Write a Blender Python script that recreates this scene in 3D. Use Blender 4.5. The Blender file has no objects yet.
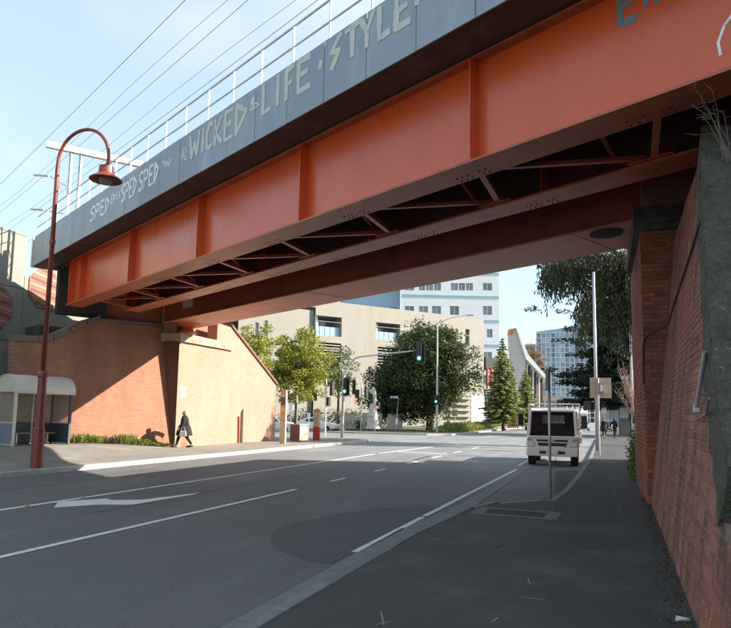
import bpy, math, random
from mathutils import Vector, Matrix, noise
R = math.radians
rnd = random.Random(11)
scene = bpy.context.scene
COL = scene.collection

# ------------------------------------------------------------------ camera
F, PX, PY, HC = 640.0, 365.5, 346.0, 1.65          # focal length in photo pixels, principal point, eye height
PITCH, ROLL, YAW = R(6.15), R(1.0), R(-20.15)
_f = Vector((math.sin(YAW)*math.cos(PITCH), math.cos(YAW)*math.cos(PITCH), math.sin(PITCH)))
_r0 = Vector((math.cos(YAW), -math.sin(YAW), 0)); _u0 = _r0.cross(_f)
_r = _r0*math.cos(ROLL) + _u0*math.sin(ROLL); _u = _u0*math.cos(ROLL) - _r0*math.sin(ROLL)
cam_d = bpy.data.cameras.new('camera'); cam = bpy.data.objects.new('camera', cam_d); COL.objects.link(cam)
cam.matrix_world = Matrix(((_r.x, _u.x, -_f.x, 0), (_r.y, _u.y, -_f.y, 0), (_r.z, _u.z, -_f.z, HC), (0, 0, 0, 1)))
cam_d.sensor_width = 36; cam_d.lens = 36*F/731.0; cam_d.shift_y = (PY-314)/731.0
cam_d.clip_start = .05; cam_d.clip_end = 6000
scene.camera = cam
def ray(px, py): return _f + _r*((px-PX)/F) - _u*((py-PY)/F)
def at(px, py, D): return Vector((0, 0, HC)) + ray(px, py)*D          # survey helper: sight line and depth -> world point
def gz(px, py, z=0.0):
    r = ray(px, py); return Vector((0, 0, HC)) + r*((z-HC)/r.z)
def proj(p):
    d = Vector(p)-Vector((0, 0, HC)); z = d.dot(_f); return PX+F*d.dot(_r)/z, PY-F*d.dot(_u)/z, z

# ------------------------------------------------------------------ light
SUN = Vector((.951*.891, .309*.891, .454)).normalized()      # low morning sun from the far right
el = math.asin(SUN.z); az = math.atan2(SUN.x, SUN.y)
world = bpy.data.worlds.new('World'); scene.world = world; world.use_nodes = True
nt = world.node_tree; nt.nodes.clear()
wo = nt.nodes.new('ShaderNodeOutputWorld'); wb = nt.nodes.new('ShaderNodeBackground')
sk = nt.nodes.new('ShaderNodeTexSky'); sk.sky_type = 'NISHITA'; sk.sun_disc = False
sk.sun_elevation = el; sk.sun_rotation = az; sk.air_density = 1.0; sk.dust_density = .7; sk.ozone_density = 1.0; sk.altitude = 50
# thin white veil over the whole sky, with a few soft brighter clouds in it
def wn(t): return nt.nodes.new(t)
L = nt.links.new
tc = wn('ShaderNodeTexCoord'); mp = wn('ShaderNodeMapping'); mp.inputs['Scale'].default_value = (1.3, 1.3, 3.2); mp.inputs['Location'].default_value = (.3, .2, .1)
nz = wn('ShaderNodeTexNoise'); nz.inputs['Scale'].default_value = 1.5; nz.inputs['Detail'].default_value = 5; nz.inputs['Roughness'].default_value = .5
rp = wn('ShaderNodeMapRange'); rp.interpolation_type = 'SMOOTHSTEP'; rp.inputs['From Min'].default_value = .47; rp.inputs['From Max'].default_value = .80; rp.inputs['To Max'].default_value = .55
v1 = wn('ShaderNodeMix'); v1.data_type = 'RGBA'; v1.inputs['Factor'].default_value = .55; v1.inputs['B'].default_value = (3.1, 3.9, 4.2, 1)
v2 = wn('ShaderNodeMix'); v2.data_type = 'RGBA'; v2.inputs['B'].default_value = (4.2, 4.25, 4.3, 1)
L(tc.outputs['Generated'], mp.inputs['Vector']); L(mp.outputs[0], nz.inputs['Vector']); L(nz.outputs['Fac'], rp.inputs['Value'])
L(sk.outputs[0], v1.inputs['A']); L(v1.outputs['Result'], v2.inputs['A']); L(rp.outputs[0], v2.inputs['Factor']); L(v2.outputs['Result'], wb.inputs[0]); L(wb.outputs[0], wo.inputs[0])
wb.inputs[1].default_value = .10
sd = bpy.data.lights.new('sun', 'SUN'); sd.energy = 5.0; sd.angle = R(.5); sd.color = (1, .90, .77)
so = bpy.data.objects.new('sun', sd); COL.objects.link(so); so.rotation_euler = (-SUN).to_track_quat('-Z', 'Y').to_euler(); so.location = (40, 0, 40)
scene.view_settings.view_transform = 'Standard'; scene.view_settings.look = 'None'
scene.view_settings.exposure = 1.5; scene.view_settings.gamma = 1.0; scene.view_settings.use_curve_mapping = False
scene.cycles.max_bounces = 6; scene.cycles.diffuse_bounces = 4; scene.cycles.transparent_max_bounces = 12

# ------------------------------------------------------------------ mesh helpers
WM = {}
class MB:
    def __init__(s): s.v = []; s.f = []
    def quad(s, *p):
        n = len(s.v); s.v += [tuple(q) for q in p]; s.f.append(tuple(range(n, n+len(p)))); return s
    def box(s, c, d, rz=0.0, M=None):
        M = M or Matrix.Rotation(rz, 3, 'Z'); n = len(s.v); c = Vector(c)
        for i in range(8):
            q = Vector(((i & 1)-.5, ((i >> 1) & 1)-.5, ((i >> 2) & 1)-.5)); q = Vector((q.x*d[0], q.y*d[1], q.z*d[2]))
            s.v.append(tuple(c+M@q))
        for f in ((0, 2, 3, 1), (4, 5, 7, 6), (0, 1, 5, 4), (2, 6, 7, 3), (0, 4, 6, 2), (1, 3, 7, 5)): s.f.append(tuple(n+i for i in f))
        return s
    def bx(s, x0, x1, y0, y1, z0, z1): return s.box(((x0+x1)/2, (y0+y1)/2, (z0+z1)/2), (abs(x1-x0), abs(y1-y0), abs(z1-z0)))
    def prism(s, poly, ext):
        ext = Vector(ext); n = len(s.v); k = len(poly)
        s.v += [tuple(p) for p in poly]+[tuple(Vector(p)+ext) for p in poly]
        s.f.append(tuple(range(n+k-1, n-1, -1))); s.f.append(tuple(range(n+k, n+2*k)))
        for i in range(k): j = (i+1) % k; s.f.append((n+i, n+j, n+k+j, n+k+i))
        return s
    def tube(s, pts, rad, seg=8, cap=True):
        pts = [Vector(p) for p in pts]
        if not isinstance(rad, (list, tuple)): rad = [rad]*len(pts)
        n0 = len(s.v); up = None
        for i, p in enumerate(pts):
            t = (pts[min(i+1, len(pts)-1)]-pts[max(i-1, 0)])
            t = t.normalized() if t.length > 1e-9 else Vector((0, 0, 1))
            if up is None: up = Vector((1, 0, 0)) if abs(t.x) < .9 else Vector((0, 1, 0))
            a = (up-t*up.dot(t)).normalized(); b = t.cross(a); up = a
            for k in range(seg):
                th = 2*math.pi*k/seg; s.v.append(tuple(p+(a*math.cos(th)+b*math.sin(th))*rad[i]))
        for i in range(len(pts)-1):
            for k in range(seg):
                k2 = (k+1) % seg; s.f.append((n0+i*seg+k, n0+i*seg+k2, n0+(i+1)*seg+k2, n0+(i+1)*seg+k))
        if cap:
            s.f.append(tuple(n0+k for k in range(seg-1, -1, -1))); e = n0+(len(pts)-1)*seg; s.f.append(tuple(e+k for k in range(seg)))
        return s
    def lathe(s, prof, o=(0, 0, 0), seg=16, M=None):
        n0 = len(s.v); o = Vector(o); M = M or Matrix.Identity(3)
        for r, z in prof:
            for k in range(seg):
                th = 2*math.pi*k/seg; s.v.append(tuple(o+M@Vector((r*math.cos(th), r*math.sin(th), z))))
        for i in range(len(prof)-1):
            for k in range(seg):
                k2 = (k+1) % seg; s.f.append((n0+i*seg+k, n0+i*seg+k2, n0+(i+1)*seg+k2, n0+(i+1)*seg+k))
        s.f.append(tuple(n0+k for k in range(seg-1, -1, -1))); e = n0+(len(prof)-1)*seg; s.f.append(tuple(e+k for k in range(seg)))
        return s
    def strip(s, pts, w, nrm, th=.003, h=0):
        """flat ribbon of paint along pts, width w, in the plane with normal nrm"""
        nrm = Vector(nrm).normalized(); pts = [Vector(p) for p in pts]
        for a, b in zip(pts[:-1], pts[1:]):
            t = (b-a).normalized(); q = nrm.cross(t)*w/2; a2 = a-t*w*.25; b2 = b+t*w*.25; s.prism([a2-q, b2-q, b2+q, a2+q], nrm*th)
        return s
    def wallholes(s, x0, x1, z0, z1, holes, y, depth=.3):
        """facade in the xz plane at y with rectangular openings and their reveals going to y+depth"""
        xs = sorted({x0, x1, *[h[0] for h in holes], *[h[1] for h in holes]}); zs = sorted({z0, z1, *[h[2] for h in holes], *[h[3] for h in holes]})
        for xa, xb in zip(xs[:-1], xs[1:]):
            for za, zb in zip(zs[:-1], zs[1:]):
                mx_, mz_ = (xa+xb)/2, (za+zb)/2
                if any(h[0] < mx_ < h[1] and h[2] < mz_ < h[3] for h in holes): continue
                s.quad((xa, y, za), (xb, y, za), (xb, y, zb), (xa, y, zb))
        for a, b, c, d in holes:
            s.quad((a, y, c), (a, y, d), (a, y+depth, d), (a, y+depth, c)); s.quad((b, y, d), (b, y, c), (b, y+depth, c), (b, y+depth, d))
            s.quad((a, y, c), (a, y+depth, c), (b, y+depth, c), (b, y, c)); s.quad((a, y, d), (b, y, d), (b, y+depth, d), (a, y+depth, d))
        return s
    def build(s, name, m, parent=None, smooth=False, bevel=0.0, frame=None, world=False, loc=None, rotz=0.0, kind=None):
        me = bpy.data.meshes.new(name); V = s.v
        if world and parent is not None:
            top = parent
            while top.parent: top = top.parent
            inv = WM[top.name].inverted(); V = [tuple(inv@Vector(p)) for p in V]
        me.from_pydata(V, [], s.f); me.update()
        if smooth:
            me.polygons.foreach_set('use_smooth', [True]*len(me.polygons))
        if m is not None: me.materials.append(m)
        o = bpy.data.objects.new(name, me); COL.objects.link(o)
        if parent is not None: o.parent = parent
        if frame: o.location = frame[0]; o.rotation_euler.z = frame[1]
        if loc is not None: o.location = loc; o.rotation_euler.z = rotz; WM[o.name] = Matrix.Translation(loc) @ Matrix.Rotation(rotz, 4, 'Z')
        elif parent is None: WM[o.name] = Matrix.Identity(4)
        if bevel:
            b = o.modifiers.new('bevel', 'BEVEL'); b.width = bevel; b.segments = 2; b.limit_method = 'ANGLE'; b.angle_limit = R(40)
        if kind: o['kind'] = kind
        return o
def thing(name, label, cat, loc=(0, 0, 0), rotz=0.0, group=None):
    o = bpy.data.objects.new(name, None); COL.objects.link(o); o.empty_display_size = .2
    o.location = loc; o.rotation_euler = (0, 0, rotz); o['label'] = label; o['category'] = cat
    if group: o['group'] = group
    WM[o.name] = Matrix.Translation(loc) @ Matrix.Rotation(rotz, 4, 'Z')
    return o
def tag(o, label, cat, group=None):
    o['label'] = label; o['category'] = cat
    if group: o['group'] = group
    return o
def struct(o): o['kind'] = 'structure'; return o
def copy_tree(o, parent=None):
    c = o.copy(); COL.objects.link(c); c.parent = parent
    for ch in list(o.children): copy_tree(ch, c)
    return c

# ------------------------------------------------------------------ materials
def nodes(m):
    m.use_nodes = True; t = m.node_tree; return t, t.nodes['Principled BSDF']
def mat(name, col, rough=.7, var=.12, vscale=2.5, bump=0.0, bscale=60.0, metal=0.0, spec=.5, island=0.0, orand=0.0, coat=0.0, stain=None, stain_scale=.6, stretch=(1, 1, 1), stain_pos=(.5, .68), emit=None, rough_var=0.0, worldco=False, speck=0.0, moss=None):
    m = bpy.data.materials.new(name); t, b = nodes(m); N = t.nodes.new; K = t.links.new
    b.inputs['Roughness'].default_value = rough; b.inputs['Metallic'].default_value = metal; b.inputs['Specular IOR Level'].default_value = spec
    b.inputs['Coat Weight'].default_value = coat; b.inputs['Coat Roughness'].default_value = .12 if coat > .41 or coat < .39 else .25
    c = N('ShaderNodeTexCoord'); mpn = N('ShaderNodeMapping'); mpn.inputs['Scale'].default_value = stretch; cs = c.outputs['Object']
    if worldco: gp_ = N('ShaderNodeNewGeometry'); cs = gp_.outputs['Position']
    K(cs, mpn.inputs['Vector']); vec = mpn.outputs[0]
    n1 = N('ShaderNodeTexNoise'); n1.inputs['Scale'].default_value = vscale; n1.inputs['Detail'].default_value = 5; n1.inputs['Roughness'].default_value = .65; K(vec, n1.inputs['Vector'])
    mr = N('ShaderNodeMapRange'); mr.inputs['From Min'].default_value = .25; mr.inputs['From Max'].default_value = .75; mr.inputs['To Min'].default_value = 1-var; mr.inputs['To Max'].default_value = 1+var; K(n1.outputs['Fac'], mr.inputs['Value'])
    fac = mr.outputs[0]
    def addrand(sock, amt, fac):
        r2 = N('ShaderNodeMapRange'); r2.inputs['To Min'].default_value = 1-amt; r2.inputs['To Max'].default_value = 1+amt; K(sock, r2.inputs['Value'])
        mm = N('ShaderNodeMath'); mm.operation = 'MULTIPLY'; K(fac, mm.inputs[0]); K(r2.outputs[0], mm.inputs[1]); return mm.outputs[0]
    if island: g = N('ShaderNodeNewGeometry'); fac = addrand(g.outputs['Random Per Island'], island, fac)
    if orand: g = N('ShaderNodeObjectInfo'); fac = addrand(g.outputs['Random'], orand, fac)
    rgb = N('ShaderNodeRGB'); rgb.outputs[0].default_value = (*col, 1); out = rgb.outputs[0]
    if stain:
        n2 = N('ShaderNodeTexNoise'); n2.inputs['Scale'].default_value = stain_scale; n2.inputs['Detail'].default_value = 7; n2.inputs['Roughness'].default_value = .7; K(vec, n2.inputs['Vector'])
        r3 = N('ShaderNodeMapRange'); r3.inputs['From Min'].default_value = stain_pos[0]; r3.inputs['From Max'].default_value = stain_pos[1]; K(n2.outputs['Fac'], r3.inputs['Value'])
        mxn = N('ShaderNodeMix'); mxn.data_type = 'RGBA'; mxn.inputs['B'].default_value = (*stain, 1); K(r3.outputs[0], mxn.inputs['Factor']); K(out, mxn.inputs['A']); out = mxn.outputs['Result']
    sc = N('ShaderNodeVectorMath'); sc.operation = 'SCALE'; K(out, sc.inputs[0]); K(fac, sc.inputs['Scale']); K(sc.outputs[0], b.inputs['Base Color'])
    if moss:
        n5 = N('ShaderNodeTexNoise'); n5.inputs['Scale'].default_value = 4.5; n5.inputs['Detail'].default_value = 8; n5.inputs['Roughness'].default_value = .75; K(cs, n5.inputs['Vector'])
        r5 = N('ShaderNodeMapRange'); r5.inputs['From Min'].default_value = .50; r5.inputs['From Max'].default_value = .62; K(n5.outputs['Fac'], r5.inputs['Value'])
        m5 = N('ShaderNodeMix'); m5.data_type = 'RGBA'; m5.inputs['B'].default_value = (*moss, 1); K(r5.outputs[0], m5.inputs['Factor']); K(out, m5.inputs['A']); out = m5.outputs['Result']; K(out, sc.inputs[0])
    if speck:
        n4 = N('ShaderNodeTexNoise'); n4.inputs['Scale'].default_value = 75; n4.inputs['Detail'].default_value = 3; n4.inputs['Roughness'].default_value = .8; K(cs, n4.inputs['Vector'])
        r4 = N('ShaderNodeMapRange'); r4.inputs['From Min'].default_value = .32; r4.inputs['From Max'].default_value = .68; r4.inputs['To Min'].default_value = 1-speck; r4.inputs['To Max'].default_value = 1+speck; K(n4.outputs['Fac'], r4.inputs['Value'])
        m4 = N('ShaderNodeMath'); m4.operation = 'MULTIPLY'; K(fac, m4.inputs[0]); K(r4.outputs[0], m4.inputs[1]); K(m4.outputs[0], sc.inputs['Scale'])
    if rough_var:
        rv = N('ShaderNodeMapRange'); rv.inputs['From Min'].default_value = .3; rv.inputs['From Max'].default_value = .7; rv.inputs['To Min'].default_value = rough-rough_var; rv.inputs['To Max'].default_value = rough+rough_var; K(n1.outputs['Fac'], rv.inputs['Value']); K(rv.outputs[0], b.inputs['Roughness'])
    if bump:
        n3 = N('ShaderNodeTexNoise'); n3.inputs['Scale'].default_value = bscale; n3.inputs['Detail'].default_value = 4; K(c.outputs['Object'], n3.inputs['Vector'])
        bp = N('ShaderNodeBump'); bp.inputs['Strength'].default_value = bump; bp.inputs['Distance'].default_value = .02; K(n3.outputs['Fac'], bp.inputs['Height']); K(bp.outputs[0], b.inputs['Normal'])
    if emit: b.inputs['Emission Color'].default_value = (*emit[:3], 1); b.inputs['Emission Strength'].default_value = emit[3]
    return m
def brickmat(name, c1, c2, mortar, stain, ssc=.45, bw=.24, bh=.086):
    """running-bond brickwork for walls too far away to pick the bricks apart; object x = along the wall"""
    m = bpy.data.materials.new(name); t, b = nodes(m); N = t.nodes.new; K = t.links.new; b.inputs['Roughness'].default_value = .88
    c = N('ShaderNodeTexCoord'); sp = N('ShaderNodeSeparateXYZ'); cb = N('ShaderNodeCombineXYZ'); K(c.outputs['Object'], sp.inputs[0]); K(sp.outputs[0], cb.inputs[0]); K(sp.outputs[2], cb.inputs[1])
    br = N('ShaderNodeTexBrick'); br.inputs['Scale'].default_value = 1; br.inputs['Brick Width'].default_value = bw; br.inputs['Row Height'].default_value = bh; br.inputs['Mortar Size'].default_value = .009; br.inputs['Mortar Smooth'].default_value = .3
    br.inputs['Color1'].default_value = (*c1, 1); br.inputs['Color2'].default_value = (*c2, 1); br.inputs['Mortar'].default_value = (*mortar, 1); K(cb.outputs[0], br.inputs['Vector'])
    n2 = N('ShaderNodeTexNoise'); n2.inputs['Scale'].default_value = ssc; n2.inputs['Detail'].default_value = 8; n2.inputs['Roughness'].default_value = .7
    mpn = N('ShaderNodeMapping'); mpn.inputs['Scale'].default_value = (1.6, 1.6, .5); K(c.outputs['Object'], mpn.inputs[0]); K(mpn.outputs[0], n2.inputs['Vector'])
    r3 = N('ShaderNodeMapRange'); r3.inputs['From Min'].default_value = .42; r3.inputs['From Max'].default_value = .72; K(n2.outputs['Fac'], r3.inputs['Value'])
    mxn = N('ShaderNodeMix'); mxn.data_type = 'RGBA'; mxn.inputs['B'].default_value = (*stain, 1); K(r3.outputs[0], mxn.inputs['Factor']); K(br.outputs['Color'], mxn.inputs['A']); K(mxn.outputs['Result'], b.inputs['Base Color'])
    bp = N('ShaderNodeBump'); bp.invert = True; bp.inputs['Strength'].default_value = .5; bp.inputs['Distance'].default_value = .01; K(br.outputs['Fac'], bp.inputs['Height']); K(bp.outputs[0], b.inputs['Normal'])
    return m
def leafmat(name, c, var=.45, trans=.35):
    m = bpy.data.materials.new(name); t, b = nodes(m); N = t.nodes.new; K = t.links.new
    g = N('ShaderNodeNewGeometry'); r2 = N('ShaderNodeMapRange'); r2.inputs['To Min'].default_value = 1-var; r2.inputs['To Max'].default_value = 1+var; K(g.outputs['Random Per Island'], r2.inputs['Value'])
    rgb = N('ShaderNodeRGB'); rgb.outputs[0].default_value = (*c, 1); sc = N('ShaderNodeVectorMath'); sc.operation = 'SCALE'; K(rgb.outputs[0], sc.inputs[0]); K(r2.outputs[0], sc.inputs['Scale'])
    K(sc.outputs[0], b.inputs['Base Color']); b.inputs['Roughness'].default_value = .55; b.inputs['Specular IOR Level'].default_value = .3
    tr = N('ShaderNodeBsdfTranslucent'); K(sc.outputs[0], tr.inputs[0]); ms = N('ShaderNodeMixShader'); ms.inputs[0].default_value = trans
    K(b.outputs[0], ms.inputs[1]); K(tr.outputs[0], ms.inputs[2]); K(ms.outputs[0], t.nodes['Material Output'].inputs['Surface'])
    return m
def glassmat(name, tint, rough=.03, alpha=.35, spec=None):
    """thin pane: part mirror, part see-through"""
    m = bpy.data.materials.new(name); t, b = nodes(m); N = t.nodes.new; K = t.links.new
    b.inputs['Base Color'].default_value = (*tint, 1); b.inputs['Roughness'].default_value = rough; b.inputs['Specular IOR Level'].default_value = spec if spec is not None else (.5 if alpha > .5 else .22)
    tr = N('ShaderNodeBsdfTransparent'); tr.inputs[0].default_value = (*[.5+.5*x for x in tint], 1); ms = N('ShaderNodeMixShader'); ms.inputs[0].default_value = alpha
    K(tr.outputs[0], ms.inputs[1]); K(b.outputs[0], ms.inputs[2]); K(ms.outputs[0], t.nodes['Material Output'].inputs['Surface'])
    return m

M = {}
M['orange'] = mat('orange_red_paint', (.66, .088, .013), .30, .1, 1.3, coat=.4, bump=.02, bscale=5, stain=(.46, .068, .016), stain_scale=1.3, stretch=(1, 1, .35), stain_pos=(.50, .8), rough_var=.08)
M['orange2'] = mat('orange_red_paint_worn', (.46, .105, .050), .42, .16, 1.6, stain=(.17, .06, .035), stain_scale=1.4, stain_pos=(.5, .75), bump=.08, bscale=14)
M['grimy'] = mat('grimy_red_paint', (.30, .062, .04), .5, .2, 1.5, stain=(.17, .05, .035), stain_scale=1.1)  # box girder web: grime, plus under-bridge shade put into the colour
M['sootred'] = mat('sooty_red_paint', (.07, .022, .016), .6, .2, 1.5)  # inner girder web: deep shadow under the deck painted as near-black red
M['dusty'] = mat('dusty_red_paint', (.54, .20, .125), .5, .15, .8, stain=(.44, .165, .105), stain_scale=.7)
M['soffit'] = mat('dark_grey_soffit', (.075, .052, .045), .7, .2, 2, stain=(.12, .085, .07), stain_scale=1.0, bump=.1)
M['deck'] = mat('dark_timber_deck', (.05, .035, .03), .85, .25, 3)
M['parapet'] = mat('blue_grey_fibre_panel', (.27, .315, .365), .5, .1, 1.2, orand=.07, stain=(.33, .37, .41), stain_scale=.8, stretch=(2, 2, .6), bump=.03)
M['galv'] = mat('galvanised_steel', (.46, .47, .48), .45, .15, 5, metal=.6)
M['rail'] = mat('white_weathered_rail', (.62, .62, .60), .5, .15, 6)
M['paint_tan'] = mat('graffiti_pale_grey', (.58, .56, .51), .7, .12, 6)
M['paint_white'] = mat('graffiti_white', (.80, .83, .86), .7, .25, 9)
M['paint_slate'] = mat('graffiti_slate', (.13, .19, .25), .6, .15, 5)
M['bolt'] = mat('dark_bolt', (.05, .025, .02), .6)
M['black'] = mat('black_void', (.01, .008, .008), .8)
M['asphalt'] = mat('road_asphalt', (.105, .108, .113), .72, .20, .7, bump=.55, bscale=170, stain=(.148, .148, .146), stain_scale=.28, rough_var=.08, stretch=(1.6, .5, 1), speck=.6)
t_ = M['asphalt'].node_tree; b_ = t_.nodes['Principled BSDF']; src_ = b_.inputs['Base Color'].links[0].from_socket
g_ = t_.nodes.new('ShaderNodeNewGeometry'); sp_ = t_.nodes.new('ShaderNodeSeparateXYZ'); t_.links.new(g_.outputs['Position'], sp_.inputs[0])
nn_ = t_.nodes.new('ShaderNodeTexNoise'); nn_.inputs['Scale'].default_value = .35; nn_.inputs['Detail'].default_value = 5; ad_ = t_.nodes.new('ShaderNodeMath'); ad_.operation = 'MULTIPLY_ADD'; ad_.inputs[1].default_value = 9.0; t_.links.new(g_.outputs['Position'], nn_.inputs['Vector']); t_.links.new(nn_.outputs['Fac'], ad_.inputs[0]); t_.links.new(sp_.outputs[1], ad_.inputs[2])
mr_ = t_.nodes.new('ShaderNodeMapRange'); mr_.inputs['From Min'].default_value = 16.0; mr_.inputs['From Max'].default_value = 34.0; mr_.inputs['To Min'].default_value = 1.0; mr_.inputs['To Max'].default_value = 1.75; t_.links.new(ad_.outputs[0], mr_.inputs['Value'])  # road colour scaled paler with distance, painting in the brightness of the sunlit stretch
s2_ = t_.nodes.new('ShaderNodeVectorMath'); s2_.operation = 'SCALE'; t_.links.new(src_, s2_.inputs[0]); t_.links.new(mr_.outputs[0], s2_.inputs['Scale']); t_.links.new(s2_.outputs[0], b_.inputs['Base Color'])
M['asphalt_dark'] = mat('dark_asphalt_patch', (.066, .070, .077), .68, .15, 1.4, bump=.5, bscale=190, speck=.4)
M['path'] = mat('footpath_asphalt', (.056, .056, .056), .8, .2, .9, bump=.6, bscale=200, stain=(.082, .080, .076), stain_scale=.9, speck=.4)
M['path2'] = mat('trench_asphalt', (.050, .050, .051), .8, .2, 1.2, bump=.6, bscale=190, speck=.45)
M['path_far'] = mat('grey_footpath', (.20, .19, .17), .85, .15, 1.1, bump=.4, bscale=150, stain=(.27, .25, .22), stain_scale=.7)
M['kerb'] = mat('bluestone_kerb', (.16, .165, .17), .75, .18, 5, orand=.16, bump=.4, bscale=70)
M['kerb_far'] = mat('concrete_kerb', (.42, .39, .34), .8, .15, 4, orand=.12, bump=.3)
M['concrete'] = mat('pale_concrete', (.42, .39, .35), .85, .14, 1.5, bump=.3, bscale=50)
M['pitframe'] = mat('dull_concrete', (.15, .14, .125), .9, .2, 5, speck=.3)
M['faint'] = mat('faded_survey_paint', (.22, .21, .20), .8, .3, 20)
M['line'] = mat('white_road_paint', (.62, .62, .60), .6, .14, 8, bump=.25, bscale=150, stain=(.26, .26, .26), stain_scale=7, stain_pos=(.55, .75))
M['yellow'] = mat('amber_road_marker', (.6, .27, .04), .5)
M['bricks'] = mat('wall_brick', (.38, .142, .096), .85, .16, 3.0, island=.2, orand=.2, bump=.8, bscale=70, stain=(.06, .055, .045), stain_scale=1.5, stretch=(1, 1.5, .35), stain_pos=(.45, .62), worldco=True, speck=.25)
M['pierbrick'] = mat('pier_brick', (.30, .095, .055), .85, .18, 2.2, island=.3, bump=.4, bscale=90, stain=(.10, .06, .05), stain_scale=.8, stain_pos=(.5, .75))
M['mortar'] = mat('lime_mortar', (.28, .185, .15), .95, .2, 4, bump=.5, stain=(.10, .075, .06), stain_scale=1.1, worldco=True)
M['stone'] = mat('mossy_bluestone', (.088, .080, .064), .95, .4, 7, bump=1.6, bscale=28, stain=(.30, .29, .26), stain_scale=6, stain_pos=(.62, .70), worldco=True, moss=(.05, .055, .03), speck=.5)
M['bearing'] = mat('stained_bearing_stone', (.10, .09, .08), .9, .25, 3, bump=.6, stain=(.03, .028, .026), stain_scale=2)
M['ledge'] = mat('weathered_ledge_stone', (.34, .27, .20), .9, .25, 3, bump=.6, stain=(.14, .11, .09), stain_scale=2)
M['earth'] = mat('earth_fill', (.075, .06, .04), .95, .3, 1, bump=.6, bscale=20, stain=(.05, .07, .025), stain_scale=.5)
M['ground'] = mat('far_ground', (.09, .088, .08), .9, .2, .05)
M['lawn'] = mat('lawn', (.075, .10, .03), .95, .3, .6, bump=.6, bscale=30)
M['mulch'] = mat('mulch_bed', (.15, .10, .065), .95, .4, 3, bump=1, bscale=30)
M['bwall_l'] = brickmat('orange_brickwork', (.32, .145, .085), (.24, .105, .062), (.33, .22, .155), (.22, .10, .065))
M['bwall_p'] = brickmat('limewashed_brickwork', (.345, .20, .142), (.285, .16, .112), (.37, .25, .19), (.36, .225, .165), .5)
M['bupper'] = brickmat('dark_pier_brickwork', (.40, .15, .095), (.33, .12, .075), (.38, .24, .18), (.2, .11, .085), .8)
M['bwall_d'] = brickmat('soot_stained_brickwork', (.16, .065, .042), (.12, .05, .034), (.14, .09, .07), (.075, .045, .034), .8)  # pilaster flank: staining and the shade on that side darken this brick
M['soot'] = mat('sooty_concrete', (.035, .028, .025), .9, .2, 2)  # ballast wall: shade of the gap behind the girder end painted near-black
M['cope'] = mat('brown_coping', (.17, .09, .06), .85, .2, 4, bump=.4)
M['cope_l'] = mat('grey_coping', (.16, .13, .11), .9, .25, 4, bump=.6)
M['lampred'] = mat('dark_red_lamp_paint', (.20, .043, .028), .4, .12, 4)
M['white'] = mat('white_paint', (.78, .78, .76), .4, .05, 4)
M['cream'] = mat('cream_metal', (.58, .56, .50), .45, .08, 4)
M['truckwhite'] = mat('off_white_truck_paint', (.80, .79, .75), .35, .06, 3, coat=.4)
M['blackp'] = mat('black_plastic', (.018, .018, .02), .45, .1, 5)
M['rubber'] = mat('tyre_rubber', (.022, .022, .022), .8, .15, 9)
M['glass'] = glassmat('window_glass', (.05, .07, .09), .04, .75)
M['glass_truck'] = glassmat('windscreen_glass', (.03, .035, .04), .05, .5, .06)
M['glass_thin'] = glassmat('thin_clear_glass', (.8, .8, .8), .05, .12)
M['glass_clear'] = glassmat('scratched_clear_panel', (.60, .55, .48), .25, .30)
M['glass_blue'] = glassmat('blue_balustrade_glass', (.35, .52, .68), .1, .8)
M['paneblue'] = mat('blue_window_pane', (.26, .36, .46), .12, .1, 1, spec=.8, orand=.35)
M['panegrey'] = mat('grey_window_pane', (.17, .20, .23), .12, .1, 1, spec=.8, orand=.3)
M['chrome'] = mat('headlight_lens', (.55, .53, .48), .15, .1, 5, metal=.5)
M['amber'] = mat('amber_lens', (.55, .16, .03), .3)
M['greenlamp'] = mat('lit_green_signal', (.05, .5, .45), .4, emit=(.05, .95, .85, 5))
M['redlamp'] = mat('lit_red_signal', (.5, .05, .03), .4, emit=(1, .06, .03, 3))
M['bark'] = mat('tree_bark', (.10, .075, .055), .95, .25, 6, bump=.8, bscale=25)
M['twig'] = mat('pale_pink_twigs', (.42, .31, .25), .9, .25, 6)
M['dry'] = mat('dry_grass_stem', (.22, .19, .15), .9, .3, 6)
M['leaf_lime'] = leafmat('lime_leaves', (.24, .25, .04), .4, .35)
M['leaf_mid'] = leafmat('mid_green_leaves', (.085, .12, .03), .45)
M['leaf_dark'] = leafmat('dark_fig_leaves', (.056, .076, .022), .55, .25)
M['leaf_con'] = leafmat('conifer_needles', (.23, .26, .09), .45, .25)
M['leaf_cedar'] = leafmat('cedar_needles', (.022, .036, .018), .5, .15)
M['leaf_euc'] = leafmat('gum_leaves', (.055, .065, .035), .5, .3)
M['leaf_rust'] = leafmat('rusty_leaves', (.20, .13, .06), .4, .3)
M['leaf_hedge'] = leafmat('groundcover_leaves', (.17, .20, .05), .45, .35)
M['leaf_dead'] = leafmat('dead_leaves', (.11, .08, .045), .5, .1)
M['leaf_weed'] = leafmat('weed_leaves', (.15, .20, .035), .45, .35)
M['bldg_beige'] = mat('beige_concrete', (.275, .262, .232), .85, .08, .25, bump=.1, stain=(.25, .23, .195), stain_scale=.12, stretch=(1, 1, .4))
M['bldg_white'] = mat('pale_blue_white_cladding', (.78, .80, .82), .6, .05, .2)
M['bldg_blue'] = mat('pale_blue_cladding', (.30, .44, .56), .5, .06, .2)
M['bldg_grey'] = mat('grey_concrete_panel', (.25, .235, .205), .85, .1, .6, orand=.06, bump=.15, stain=(.20, .19, .165), stain_scale=.5)
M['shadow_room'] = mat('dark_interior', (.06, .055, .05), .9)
M['red'] = mat('red_panel', (.42, .06, .03), .5, .1, 1)
M['redorange'] = mat('orange_panel', (.60, .20, .05), .5, .1, 1)
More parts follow.
